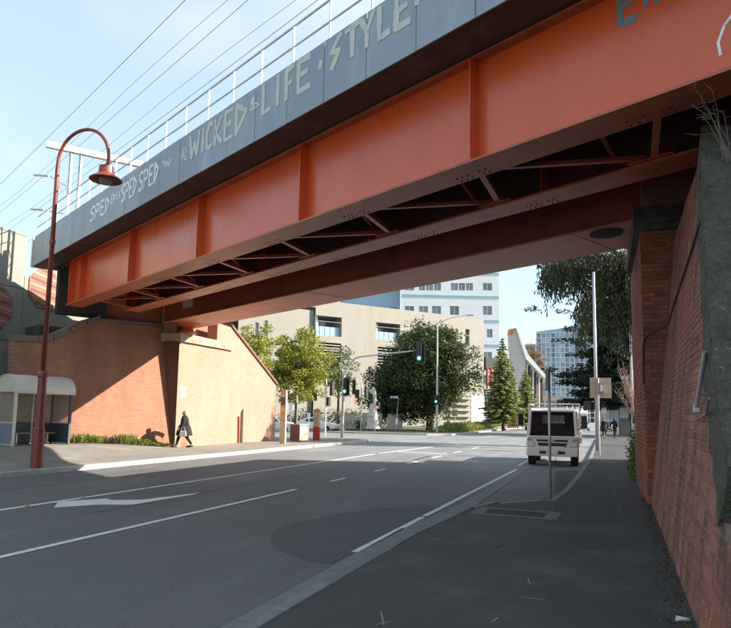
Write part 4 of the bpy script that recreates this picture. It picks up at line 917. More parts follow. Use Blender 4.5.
MB().tube([(0, 0, 11.2), (1.5, .2, 11.75), (3.0, .4, 11.95)], [.04, .035, .03], 6).build('outreach_arm', M['galv'], t2); MB().box((3.3, .45, 11.97), (.75, .26, .12), R(8)).build('luminaire', M['galv'], t2, bevel=.03)
head(t2, (0, -.22, 3.3), R(-18), (1, 'greenlamp'), n=2, back=True)
t3 = thing('traffic_light', 'slim grey signal post showing red beside the hanging traffic light', 'traffic light', tuple(base(361, 66)))
MB().tube([(0, 0, -.05), (0, 0, 5.0)], .06, 8).build('pole', M['galv'], t3); head(t3, (-.42, -.1, 3.65), R(-18), (2, 'redlamp'), back=False, sc=1.2); head(t3, (.5, .1, 4.0), R(60), None, back=False, sc=1.1)
t4 = thing('traffic_light', 'grey signal post showing red beside the stone obelisk', 'traffic light', tuple(base(375, 64)))
MB().tube([(0, 0, -.05), (0, 0, 3.9)], .07, 8).build('pole', M['galv'], t4); head(t4, (.35, -.1, 2.6), R(-18), (1, 'redlamp'), back=False, n=2); head(t4, (-.4, .0, 3.3), R(80), None, back=False)
t5 = thing('traffic_light', 'white post with dark unlit signals above the information pillar', 'traffic light', tuple(base(325.5, 48)))
MB().tube([(0, 0, -.05), (0, 0, 4.3)], .055, 8).build('pole', M['rail'], t5); head(t5, (.45, .1, 3.55), R(70), None, back=False); head(t5, (.15, .1, 2.6), R(160), None, back=False, n=2)
ss = thing('street_sign', 'bent grey post carrying a flat street name blade near the obelisk', 'sign', tuple(base(396, 74)))
MB().tube([(0, 0, -.05), (.15, 0, 2.2), (.3, 0, 3.7)], .05, 7).build('post', M['galv'], ss); MB().box((-.25, 0, 3.75), (1.0, .03, .26), R(-10)).build('name_blade', M['rail'], ss); MB().box((.1, -.07, .95), (.32, .03, .7), R(-10)).build('notice', M['white'], ss)

# memorial obelisk, screen walls and mulch bed
ob = thing('obelisk', 'pale stone memorial obelisk on stepped plinth before the dark tree', 'monument', tuple(base(373, 72)), R(-15))
def frust(a, b, z0, z1): mb = MB(); v = [(-a, -a, z0), (a, -a, z0), (a, a, z0), (-a, a, z0), (-b, -b, z1), (b, -b, z1), (b, b, z1), (-b, b, z1)]; mb.v = v; mb.f = [(3, 2, 1, 0), (4, 5, 6, 7), (0, 1, 5, 4), (1, 2, 6, 5), (2, 3, 7, 6), (3, 0, 4, 7)]; return mb
frust(.62, .60, -.05, .35).build('step', M['marble'], ob, bevel=.02); frust(.50, .44, .35, 1.55).build('plinth', M['marble'], ob, bevel=.02); frust(.52, .50, 1.55, 1.70).build('cornice', M['marble'], ob, bevel=.02)
frust(.33, .27, 1.70, 3.2).build('shaft', M['marble'], ob, bevel=.01); frust(.38, .36, 3.2, 3.35).build('collar', M['marble'], ob); frust(.27, .22, 3.35, 4.5).build('upper_shaft', M['marble'], ob, bevel=.01); frust(.22, .02, 4.5, 4.85).build('point', M['marble'], ob)
for px0, px1, lab in ((343, 356, 'pale concrete screen wall left of the obelisk behind the signal mast'), (362, 382, 'pale concrete screen wall directly behind the obelisk'), (387.5, 402.5, 'grey concrete screen wall right of the obelisk')):
    a, b = base(px0, 76), base(px1, 76); c = (a+b)/2; T = thing('screen_wall', lab, 'wall', tuple(c), math.atan2(b.y-a.y, b.x-a.x), 'screen walls by the obelisk'); w = (b-a).length
    MB().bx(-w/2, w/2, -.12, .12, -.05, 1.78).build('wall_slab', M['concrete'], T, bevel=.02); MB().bx(-w/2-.03, w/2+.03, -.15, .15, 1.78, 1.86).build('capping', M['concrete'], T)
q = random.Random(91); mb = MB()
for i in range(500):
    f = q.random(); p = base(347+f*95, 68.5+q.uniform(-1.2, 1.5)); s = q.uniform(.05, .22); mb.box((p.x, p.y, s*.3), (s*1.6, s*1.3, s), q.uniform(0, 3))
o = mb.build('rubble', M['mulch']); o['kind'] = 'stuff'

# concrete panel building at far left
p1 = Vector((-24.2, 21.3, 0)); WB = 15.0; p0 = Vector((p1.x, p1.y-WB, 0)); ab = R(90)
def onx(px, py, X): r = ray(px, py); return Vector((0, 0, HC))+r*(X/r.x)
cb_ = thing('concrete_building', 'grey concrete panel building with striped octagon plaques at the left edge', 'building', (p0.x, p0.y, 0), ab)
HB = onx(27, 235, p1.x).z
MB().bx(0, WB, .08, 10, -.1, HB-.1).build('wall_core', M['bldg_grey'], cb_)
cols = [0, WB-10.2, WB-7.2, WB-4.2, WB-1.9, WB]; MB().bx(WB+.01, WB+6, .0, 4, -.1, 7.6).build('lower_wing', M['bldg_grey'], cb_)
rows = [-.1, 2.2, 4.6, 7.0, 9.4, HB]
for xa, xb in zip(cols[:-1], cols[1:]):
    for za, zb in zip(rows[:-1], rows[1:]): MB().bx(xa+.012, xb-.012, 0, .07, za+.012, zb-.012).build('panel', M['bldg_grey'], cb_, bevel=.006)
def octa(cx, cz, r):
    pts = [(cx+r*math.cos(R(22.5+45*i)), -.05, cz+r*math.sin(R(22.5+45*i))) for i in range(8)]
    o = MB().prism(pts, (0, .045, 0)).build('octagon_plaque', M['redorange2'] , cb_)
    for i in range(-3, 4):
        zz = i*.26*r/.95; hw = r*.88*math.sqrt(max(.05, 1-(zz/r)**2)); a = Vector((cx-hw*.95, -.056, cz+zz+.12)); b = Vector((cx+hw*.95, -.056, cz+zz-.12))
        MB().strip([a, b], .11, (0, -1, 0), .004).build('stripe', M['stripe_dark' if i % 2 else 'stripe_pale'], o)
M['redorange2'] = mat('faded_red_plaque', (.30, .11, .07), .7, .2, 2); M['stripe_dark'] = mat('dark_stripe', (.13, .06, .05), .7, .2, 3); M['stripe_pale'] = mat('pale_stripe', (.33, .20, .15), .7, .2, 3)
for px_, py_ in ((45, 289), (-7, 305)):
    c = onx(px_, py_, p1.x); octa(c.y-p0.y, c.z, 1.0)

# ================================================================== BUILDINGS BEYOND
class Fac:
    """facade frame: origin at a ground corner, x along the face, y into the building"""
    def __init__(s, o, ang): s.o = Vector((o[0], o[1], 0)); s.a = ang; s.d = Vector((math.cos(ang), math.sin(ang), 0)); s.n = Vector((-math.sin(ang), math.cos(ang), 0))
    def px(s, x, y, dep=0.0):
        r = ray(x, y); o = Vector((0, 0, HC)); t = ((s.o-o).dot(s.n)+dep)/r.dot(s.n); p = o+r*t; return (p-s.o).dot(s.d), p.z
# long beige concrete building
cR = base(484, 112); f1 = Fac(cR, math.atan2(.77, .64)); c1 = thing('concrete_building', 'long beige concrete building with deep balcony openings behind the trees', 'building', tuple(f1.o), f1.a)
xl, _ = f1.px(236, 415); xm, _ = f1.px(313, 415); zt = f1.px(482, 319)[1]; zt2 = zt-1.6
def hole(a, b, c, d): x0, z1 = f1.px(a, c); x1, z0 = f1.px(b, d); return (x0, x1, z0, z1)
h = [hole(316, 341.5, 315, 337), hole(376, 400, 322, 341), hole(465.5, 469.5, 329, 346)]
z3 = h[1][2]-1.0; h += [(h[1][0]+.4, h[1][1]-.3, z3-3.4, z3-.2), (h[0][0]+.5, h[0][1], z3-3.2, z3-.2)]
h += [hole(266, 269, 320, 334), hole(266, 269, 338, 352), hole(256.5, 259, 322, 352)]
xA = -5.2
mb = MB(); mb.wallholes(xm, 0, 0, zt, [x for x in h if x[0] > xm], 0, 3.0); mb.build('wall', M['bldg_beige'], c1)
mb = MB(); mb.wallholes(xl, xm-.01, 0, zt2, [x for x in h if x[1] < xm], .5, .6); mb.build('wall', M['bldg_beige'], c1)
mb = MB(); mb.bx(xm, 0, 3.05, 26, zt-.6, zt-.1); mb.build('roof', M['bldg_beige'], c1)
MB().bx(xl, xm-.02, 1.2, 20, zt2-.6, zt2-.1).build('roof', M['bldg_beige'], c1)
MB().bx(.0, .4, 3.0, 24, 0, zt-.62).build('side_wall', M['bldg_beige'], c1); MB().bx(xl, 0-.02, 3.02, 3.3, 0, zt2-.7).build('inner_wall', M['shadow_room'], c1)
for i in (0, 1):
    a, b, c, d = h[i]
    nP = 5
    for k in range(nP): MB().bx(a+(b-a)*k/nP+.05, a+(b-a)*(k+1)/nP-.05, .5, .56, c, c+(d-c)*.48).build('balustrade_pane', M['glass_blue'], c1)
    MB().tube([((a+b)/2-1.6, 1.2, c), ((a+b)/2-1.6, 1.2, d)], .28, 10).build('column', M['white'], c1)
    MB().bx(a, b, 2.9, 2.98, c, d).build('glazing', M['panegrey'], c1)
for i in (3, 4):
    a, b, c, d = h[i]
    for k in range(7): MB().bx(a, b, .1, .5, c+(d-c)*k/7, c+(d-c)*k/7+.16).build('louvre', M['bldg_beige'], c1)
for i in (2, 5, 6, 7): a, b, c, d = h[i]; MB().bx(a, b, .75, .8, c, d).build('window', M['panegrey'], c1)
for px_ in (297, 350, 366, 405, 420): x, _ = f1.px(px_, 400); MB().bx(x-.05, x+.05, -.012, -.002, .2, zt-.2 if x > xm else 0.3).build('panel_joint', M['greymetal'], c1) if x > xm else None
for z_ in (zt-3.2, zt-7.4, zt-11.5): MB().bx(xm+.1, -.05, -.010, -.002, z_-.03, z_+.03).build('panel_joint', M['greymetal'], c1)
x0, z1_ = f1.px(471, 396); MB().bx(x0, .02, -.08, -.01, 0, z1_).build('white_panel', M['white'], c1)
for k in range(4): MB().bx(xm+2, x0-.4, -1.2-.5*k, -.5*k-.5, 0, 3.2-.8*k).build('step', M['bldg_beige'], c1) if False else None
for k in range(5): MB().bx(x0-5.0, x0-.3, -.6, -.1, .6+k*1.0, .95+k*1.0).build('stair_slab', M['bldg_beige'], c1)
# red stair frame on its right flank
sx = MB(); 
for k in range(4): MB().bx(.5+.9*k, .7+.9*k, -.4, .0, 6.6, 10.3).build('red_fin', M['red'], c1)
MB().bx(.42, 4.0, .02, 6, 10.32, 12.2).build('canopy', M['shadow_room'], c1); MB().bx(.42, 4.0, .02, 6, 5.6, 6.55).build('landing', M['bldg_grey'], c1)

# pale tower block
f2 = Fac(base(400, 175), YAW*-1+R(1)); f2 = Fac(base(400, 175), -YAW+R(1.5)); t2b = thing('tower_block', 'pale blue white office block with square windows rising behind the beige building', 'building', tuple(f2.o), f2.a)
def h2(a, b, c, d): x0, z1 = f2.px(a, c); x1, z0 = f2.px(b, d); return (x0, x1, z0, z1)
xr, _ = f2.px(499, 300); ztop = f2.px(450, 250)[1]
rw = [(283, 290.5), (306, 315), (329, 337.5)]
wn_ = [[(405, 414), (419, 425), (426, 433), (434, 441), (451, 458), (459, 465), (466, 473), (483, 492)], [(405, 414), (419, 428), (432, 441), (450, 459), (483, 492)], [(405, 414), (420, 428), (450, 459), (487, 492.5)]]
holes2 = [h2(a, b, *rw[i]) for i in range(3) for a, b in wn_[i]]; rw2 = [(352, 361), (375, 384), (398, 407)]
holes2 += [h2(a, b, *r_) for r_ in rw2 for a, b in wn_[1]]; rw0 = [(260, 268), (237, 246)]; holes2 += [h2(a, b, *r_) for r_ in rw0 for a, b in wn_[1]]
MB().wallholes(0, xr, 0, ztop, holes2, 0, .4).build('wall', M['bldg_white'], t2b); MB().bx(0, xr, .45, 22, ztop-.5, ztop).build('roof', M['bldg_white'], t2b); MB().bx(xr-.3, xr, .42, 22, 0, ztop-.52).build('side_wall', M['bldg_white'], t2b)
for a, b, c, d in holes2:
    w = MB().bx(a, b, .33, .39, c, d).build('window', M['panegrey'], t2b)
    MB().bx((a+b)/2-.06, (a+b)/2+.06, .25, .33, c, d).build('mullion', M['white'], w)
for y_ in (273, 296.5, 320.5, 345, 368, 391): z_ = f2.px(450, y_)[1]; MB().bx(0, xr, -.06, -.005, z_-.35, z_+.35).build('blue_band', M['bldg_blue'], t2b)
xlw, _ = f2.px(340, 300)
MB().bx(xlw, -.01, 4, 22, 0, ztop-2).build('blue_wing', M['bldg_blue'], t2b)
for y_ in (262, 285, 307, 330, 352):
    z_ = f2.px(380, y_)[1]
    for k in range(4): xk = xlw+1.5+k*(-xlw)/4; MB().bx(xk, xk+1.6, 3.93, 3.99, z_-.8, z_+.8).build('window', M['panegrey'], t2b)

# distant glass tower
f3 = Fac(base(537.5, 300), -YAW-R(14)); gt = thing('glass_tower', 'distant glazed apartment tower with white grid and blue panes', 'building', tuple(f3.o), f3.a)
x3, _ = f3.px(594, 380); zl = f3.px(538, 333)[1]; zr = f3.px(592, 326)[1]
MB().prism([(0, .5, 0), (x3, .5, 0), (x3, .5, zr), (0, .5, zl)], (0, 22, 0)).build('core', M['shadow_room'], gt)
NC, NR = 12, 18; hs = zl/NR
for i in range(NC+1): x = x3*i/NC; MB().bx(x-.22, x+.22, -.2, .5, 0, zl+(zr-zl)*i/NC).build('fin', M['twr_frame'], gt)
for j in range(NR):
    MB().bx(0, x3, -.35, .5, j*hs+hs-.35, j*hs+hs).build('slab', M['twr_frame'], gt)
    if j > 3:
        for i in range(NC): MB().bx(x3*i/NC+.22, x3*(i+1)/NC-.22, .1+.5*((i*7+j*3) % 3 == 0)*.8, .2+.5*((i*7+j*3) % 3 == 0)*.8, j*hs, j*hs+hs-.36).build('pane', M['paneblue'], gt)
MB().prism([(0, -.3, zl+.02), (x3, -.3, zl+.02), (x3, -.3, zr+1.0), (0, -.3, zl+.6)], (0, 10, 0)).build('roof_screen', M['bldg_blue'], gt)
xa, za = f3.px(525, 343); MB().bx(xa, -.5, 6, 20, 0, za).build('lower_wing', M['paneblue'], gt)
for j in range(6): MB().bx(xa-.1, -.5, 5.9, 5.99, za*(.5+.09*j), za*(.5+.09*j)+.5).build('slab', M['twr_frame'], gt)

# white building with slanted fin
f4 = Fac(base(509, 118), -YAW+R(4)); wf = thing('fin_building', 'white building with slanted pointed fin and orange tip beside the conifers', 'building', tuple(f4.o), f4.a)
def P4(x, y, dep=0): a, b = f4.px(470+x/5.24, 320+y/5.24); return (a, dep, b)
MB().prism([P4(*p) for p in ((210, 78), (236, 46), (292, 200), (292, 420), (250, 420), (215, 170))], (0, 1.6, 0)).build('fin', M['marble'], wf)
MB().prism([P4(x, y, -.06) for x, y in ((210, 78), (212, 46), (236, 43), (222, 78))], (0, 1.75, 0)).build('orange_tip', M['redorange'], wf)
MB().prism([P4(x, y, -.5) for x, y in ((237, 42), (246, 44), (300, 180), (400, 300), (398, 318), (290, 205))], (0, 3, 0)).build('roof_slab', M['white'], wf)
MB().prism([P4(x, y, 1.5) for x, y in ((292, 215), (392, 320), (392, 520), (292, 520))], (0, 8, 0)).build('wall', M['bldg_white'], wf)
for k in range(6): x = 302+k*16; MB().prism([P4(x, 200+(x-292)*1.08+8, .6), P4(x+6, 200+(x-286)*1.08+8, .6), P4(x+6, 470, .6), P4(x, 470, .6)], (0, .8, 0)).build('louvre', M['cope'] if k % 2 else M['white'], wf)
fnc = thing('fence_panel', 'tall red fence panels behind the truck mirror', 'fence', tuple(base(513, 100)), -YAW)
for k in range(5): MB().bx(-.85+k*.36, -.57+k*.36, 0, .08, 0, 2.75-.12*(k % 2)).build('board', M['red'], fnc)
# low shops at the end of the street
for i, (pa, pb, top, D, m, lab) in enumerate(((540, 566, 396, 150, 'bldg_beige', 'low beige shop row far down the street behind the truck'), (562, 588, 401, 135, 'bldg_white', 'low pale shop with dark windows far down the street right of the truck'), (600, 660, 392, 170, 'bldg_grey', 'grey low building far down the right footpath'))):
    f5 = Fac(base(pa, D), -YAW+R(3)); T = thing('shop_building', lab, 'building', tuple(f5.o), f5.a); w, _ = f5.px(pb, 415); z_ = f5.px((pa+pb)/2, top)[1]
    hh = [(w*(k+.12)/5, w*(k+.88)/5, 1, z_*.45) for k in range(5)]+[(w*(k+.2)/5, w*(k+.8)/5, z_*.62, z_*.84) for k in range(5)]
    MB().wallholes(0, w, 0, z_, hh, 0, .3).build('wall', M[m], T); MB().bx(0, w, .31, 10, z_-.4, z_-.02).build('roof', M['greymetal'], T)
    for a, b, c, d in hh: MB().bx(a, b, .24, .29, c, d).build('window', M['panegrey'], T)
    MB().bx(0, w, -1.2, -.01, z_*.5, z_*.5+.25).build('awning', M['cream'], T)

# ================================================================== RIGHT-HAND POLES
p5 = thing('street_sign', 'slender grey sign post with edge-on plates on the near kerb in front of the truck', 'sign', (-.99, 13.8, 0), R(8))
MB().tube([(0, 0, -.05), (0, 0, 2.68)], .028, 10).build('post', M['galv'], p5, smooth=True); MB().lathe([(.034, 2.68), (.03, 2.72), (.0, 2.74)], (0, 0, 0), 10).build('cap', M['galv'], p5)
for z0, z1 in ((2.22, 2.67),): MB().box((-.03, 0, (z0+z1)/2), (.02, .32, z1-z0), R(8)).build('plate', M['blackp'], p5, bevel=.004); MB().box((-.005, 0, (z0+z1)/2), (.02, .06, .04), R(8)).build('bracket', M['galv'], p5)
b9 = thing('direction_sign', 'square tan back of a road sign on a grey post on the right footpath', 'sign', tuple(base(598.5, 29.5)), -YAW+R(-4))
MB().tube([(0, 0, -.05), (0, 0, 3.55)], .045, 10).build('post', M['galv'], b9); MB().bx(-.34, .62, .06, .075, 2.62, 3.55).build('plate', M['sign_tan'], b9, bevel=.006)
MB().bx(-.35, .63, .05, .059, 3.28, 3.33).build('rail', M['galv'], b9); MB().bx(-.35, .63, .05, .059, 2.78, 2.83).build('rail', M['galv'], b9); MB().bx(.0, .26, -.14, .05, 2.85, 3.3).build('control_box', M['greymetal'], b9, bevel=.01); MB().bx(.06, .20, -.15, -.141, 2.93, 3.22).build('notice', M['white'], b9)
lp2 = thing('light_pole', 'tall grey light pole standing behind the tan road sign', 'pole', tuple(base(596.5, 34)))
MB().tube([(0, 0, -.05), (0, 0, 5), (0, 0, 9.6)], [.085, .08, .065], 10).build('pole', M['galv'], lp2, smooth=True); head(lp2, (-.38, .1, 2.35), R(150), None, back=False, n=1, sc=1.4); head(lp2, (-.12, .2, 2.35), R(160), None, back=False, n=1, sc=1.3)
lp3 = thing('light_pole', 'grey light pole with slanted arm beside the bare twiggy tree', 'pole', tuple(base(632.5, 42)))
MB().tube([(0, 0, -.05), (0, 0, 8.8)], [.10, .07], 9).build('pole', M['galv'], lp3); MB().tube([(0, 0, 7.2), (-.7, .2, 7.9), (-1.7, .4, 8.4)], [.04, .035, .03], 6).build('outreach_arm', M['galv'], lp3); MB().box((-1.9, .4, 8.45), (.5, .2, .1), R(-10)).build('luminaire', M['galv'], lp3)
pole_sign('street_sign', 'small white parking sign far along the right footpath', 604, 62, 3.0, (.5, 2.2, 2.9), 'white', .05)
tb = thing('ticket_machine', 'grey box with white notice board far along the right footpath', 'cabinet', tuple(base(624, 66)))
MB().bx(-.55, .55, -.3, .3, 0, 1.5).build('cabinet_body', M['greymetal'], tb, bevel=.03); MB().bx(-.5, .5, -.05, .05, 1.5, 3.2).build('notice_board', M['greymetal'], tb); MB().bx(-.4, .4, -.07, -.055, 1.8, 3.05).build('notice', M['white'], tb)

# ================================================================== VEHICLES
def wheel(par, c, r, w, axis='x', rim='rail', name='wheel'):
    MX = Matrix.Rotation(R(90), 3, 'Y') if axis == 'x' else Matrix.Rotation(R(90), 3, 'X')
    o = MB().lathe([(r*.62, -w/2), (r*.93, -w/2), (r, -w*.35), (r, w*.35), (r*.93, w/2), (r*.62, w/2)], c, 24, MX).build(name, M['rubber'], par, smooth=False)
    MB().lathe([(r*.1, -w*.52), (r*.55, -w*.46), (r*.61, -w*.3), (r*.61, w*.3), (r*.55, w*.46), (r*.1, w*.52)], c, 18, MX).build('rim', M[rim], o)
    return o
# truck: local x = across (its left/right), local -y = towards the camera (front), y back along the bed
tkp = Vector((-1.72, 25.2, -.13)); TK = thing('flatbed_truck', 'white light flatbed truck parked facing the camera in the bay', 'truck', tuple(tkp), R(1.5))
W2 = .93
def loft(secs, closed=True):
    mb = MB(); k = len(secs[0])
    for s_ in secs: mb.v += [tuple(p) for p in s_]
    for i in range(len(secs)-1):
        for j in range(k): j2 = (j+1) % k; mb.f.append((i*k+j, i*k+j2, (i+1)*k+j2, (i+1)*k+j))
    mb.f.append(tuple(range(k-1, -1, -1))); mb.f.append(tuple((len(secs)-1)*k+j for j in range(k)))
    return mb
def rr(x, z0, z1, y, rad=.06):   # rounded rectangle section at y
    pts = []
    for cx, cz, a0 in ((x-rad, z1-rad, 0), (-x+rad, z1-rad, 90), (-x+rad, z0+rad, 180), (x-rad, z0+rad, 270)):
        for a in (0, 30, 60, 90): pts.append((cx+rad*math.cos(R(a0+a)), y, cz+rad*math.sin(R(a0+a))))
    return pts
# lower cab shell
loft([rr(W2-.05, .58, 1.10, -.02, .05), rr(W2, .56, 1.12, .05, .05), rr(W2, .56, 1.12, 1.55, .05)]).build('cab_lower', M['truckwhite'], TK, bevel=.015)
# pillars, roof, rear wall with window, doors
for s in (-1, 1):
    MB().prism([(s*(W2-.02), .06, 1.11), (s*(W2-.12), .06, 1.11), (s*(W2-.17), .36, 2.06), (s*(W2-.08), .36, 2.06)], (0, .09, 0)).build('windscreen_pillar', M['truckwhite'], TK, bevel=.01)
    MB().prism([(s*(W2-.02), 1.43, 1.11), (s*(W2-.08), 1.43, 1.11), (s*(W2-.13), 1.43, 2.06), (s*(W2-.08), 1.43, 2.06)], (0, .1, 0)).build('rear_pillar', M['truckwhite'], TK)
    MB().prism([(s*(W2-.03), .16, 1.13), (s*(W2-.03), 1.42, 1.13), (s*(W2-.10), 1.42, 2.03), (s*(W2-.10), .42, 2.03)], (-s*.01, 0, 0)).build('side_window', M['glass_truck'], TK)
    d = MB().bx(s*W2-.004, s*W2+.012, .32, 1.36, .66, 1.08).build('door', M['truckwhite'], TK, bevel=.008); MB().bx(s*W2-.004, s*W2+.035, 1.15, 1.3, .98, 1.02).build('handle', M['blackp'], d)
    # mirrors on stalks
    m_ = MB().box((s*(W2+.22), .05, 1.72 if s < 0 else 1.66), (.20, .09, .44), R(s*-12)).build('mirror', M['blackp'], TK, bevel=.03)
    MB().tube([(s*(W2-.03), .14, 1.38), (s*(W2+.14), .07, 1.40), (s*(W2+.2), .05, 1.56)], .018, 6).build('mirror_arm', M['blackp'], m_)
    # lights
    hl = MB().prism([(s*(W2-.02), -.045, .70), (s*(W2-.34), -.045, .70), (s*(W2-.30), -.045, .86), (s*(W2-.20), -.045, 1.0), (s*(W2-.02), -.045, 1.03)], (0, .05, 0)).build('headlight', M['chrome'], TK, bevel=.012)
    MB().lathe([(.085, 0), (.075, .012)], (s*(W2-.16), -.046, .80), 14, Matrix.Rotation(R(90), 3, 'X')).build('lamp_bowl', M['white'], hl)
    MB().bx(s*(W2-.11)-.06, s*(W2-.11)+.06, -.052, -.046, .93, 1.0).build('indicator', M['amber'], hl)
    MB().tube([(s*.45+.0, -.08, .70), (s*.45, -.09, .70)], .05, 10).build('fog_lamp', M['chrome'], TK) if s > 0 else None
MB().prism([(-W2+.09, .10, 2.05), (W2-.09, .10+.0, 2.05), (W2-.09, .1, 2.13), (-W2+.09, .1, 2.13)], (0, 0, 0)) if False else None
loft([rr(W2-.16, 2.03, 2.08, .34, .02), rr(W2-.12, 2.03, 2.13, .48, .03), rr(W2-.10, 2.03, 2.15, .9, .03), rr(W2-.10, 2.03, 2.13, 1.55, .03)]).build('roof', M['truckwhite'], TK, smooth=False)
MB().quad((-W2+.11, .085, 1.12), (W2-.11, .085, 1.12), (W2-.16, .375, 2.05), (-W2+.16, .375, 2.05)).build('windscreen', M['glass_truck'], TK)
mb = MB().wallholes(-W2+.03, W2-.03, 1.10, 2.06, [(-.42, .42, 1.58, 1.90)], 1.50, .04); mb.build('cab_rear', M['blackp'], TK); MB().bx(-.42, .42, 1.545, 1.55, 1.58, 1.90).build('rear_window', M['glass_thin'], TK)
MB().bx(-W2+.08, W2-.08, .14, .55, 1.04, 1.24).build('dashboard', M['blackp'], TK, bevel=.03)
st = MB().lathe([(.17, 0), (.19, .012), (.17, .024)], (.42, .52, 1.34), 18, Matrix.Rotation(R(-60), 3, 'X')).build('steering_wheel', M['blackp'], TK)
for x in (-.45, .45): MB().bx(x-.25, x+.25, 1.2, 1.38, 1.2, 1.55).build('seat_back', M['blackp'], TK, bevel=.05)
for s in (-1, 1): MB().tube([(s*.5-.35, .06, 1.15), (s*.5+.2, .13, 1.45)], .01, 5).build('wiper', M['blackp'], TK)
MB().bx(-.50, -.26, .10, .105, 1.34, 1.40).build('sticker', M['white'], TK) if False else None
gr = MB().prism([(-.58, -.04, .98), (.58, -.04, .98), (.49, -.04, .74), (-.49, -.04, .74)], (0, .03, 0)).build('grille', M['blackp'], TK, bevel=.008)
MB().bx(-.55, .55, -.055, -.041, .86, .90).build('grille_bar', M['truckwhite'], gr)
bmp = loft([rr(W2-.04, .38, .66, -.12, .05), rr(W2+.02, .36, .69, -.04, .05), rr(W2+.02, .36, .69, .30, .05)]).build('bumper', M['truckwhite'], TK)
for x0, x1 in ((-.46, -.22), (.20, .46)): MB().bx(x0, x1, -.128, -.118, .45, .56).build('intake', M['blackp'], bmp)
MB().bx(-.18, .18, -.135, -.121, .45, .57).build('number_plate', M['white'], bmp)
for s in (-1, 1): MB().prism([(s*(W2+.02), .30, .42), (s*(W2+.02), .42, .86), (s*(W2+.02), 1.02, .86), (s*(W2+.02), 1.14, .55), (s*(W2+.02), 1.25, .55), (s*(W2+.02), 1.25, 1.0), (s*(W2+.02), .30, 1.0)], (-s*.25, 0, 0)).build('wheel_arch', M['truckwhite'], TK)
for s in (-1, 1): wheel(TK, (s*(W2-.15), .68, .36), .36, .27); wheel(TK, (s*(W2-.16), 3.2, .36), .36, .3)
MB().bx(-.4, .4, .1, 4.4, .42, .60).build('chassis', M['blackp'], TK)
TY0, TY1, TW = 1.75, 4.7, 1.02
MB().bx(-W2+.10, W2-.10, .02, .055, 1.085, 1.118).build('cowl_panel', M['blackp'], TK, bevel=.008)
for s in (-1, 1): MB().bx(s*(W2-.02)-.05, s*(W2-.02)+.05, .02, .32, .705, .712).build('panel_gap', M['blackp'], TK)
MB().bx(-.85, .85, -.03, -.018, 1.04, 1.048).build('panel_gap', M['blackp'], TK)
MB().bx(-.10, .10, -.062, -.056, .915, .965).build('badge', M['galv'], TK)
for s in (-1, 1): MB().bx(s*(W2+.03)-.008, s*(W2+.03)+.008, .30, .36, .74, .82).build('side_repeater', M['amber'], TK)
bd = MB().bx(-TW, TW, TY0, TY1, .80, .92).build('tray', M['cope'], TK)
for s in (-1, 1):
    MB().bx(s*TW-.02, s*TW+.02, TY0+.02, TY1, .92, 1.28).build('side_board', M['cream'], TK, bevel=.006)
    for y in (1.8, 2.8, 3.8): MB().bx(s*TW+s*.021, s*TW+s*.04, y, y+.06, .78, 1.28).build('stake', M['galv'], TK)
    MB().bx(s*(TW-.04)-.025, s*(TW-.04)+.025, TY0-.03, TY0+.02, .8, 2.38).build('rack_post', M['cream'], TK)
    MB().bx(s*(TW-.04)-.025, s*(TW-.04)+.025, TY1-.06, TY1-.01, .93, 2.38).build('rack_post', M['cream'], TK)
    MB().bx(s*(TW-.04)-.025, s*(TW-.04)+.025, TY0+.025, TY1-.065, 2.33, 2.38).build('rack_rail', M['cream'], TK)
for z in (2.33, 2.18): MB().bx(-TW+.07, TW-.07, TY0-.03, TY0+.02, z, z+.05).build('rack_bar', M['cream'], TK)
for x in (-.35, .35): MB().bx(x-.02, x+.02, TY0-.025, TY0+.015, .95, 2.17).build('headboard_bar', M['cream'], TK)
MB().bx(-TW+.02, TW-.02, TY1-.02, TY1+.02, .92, 1.28).build('tailboard', M['cream'], TK)
MB().bx(.45, .98, 2.0, 3.4, .93, 1.78).build('toolbox', M['cream'], TK, bevel=.02)

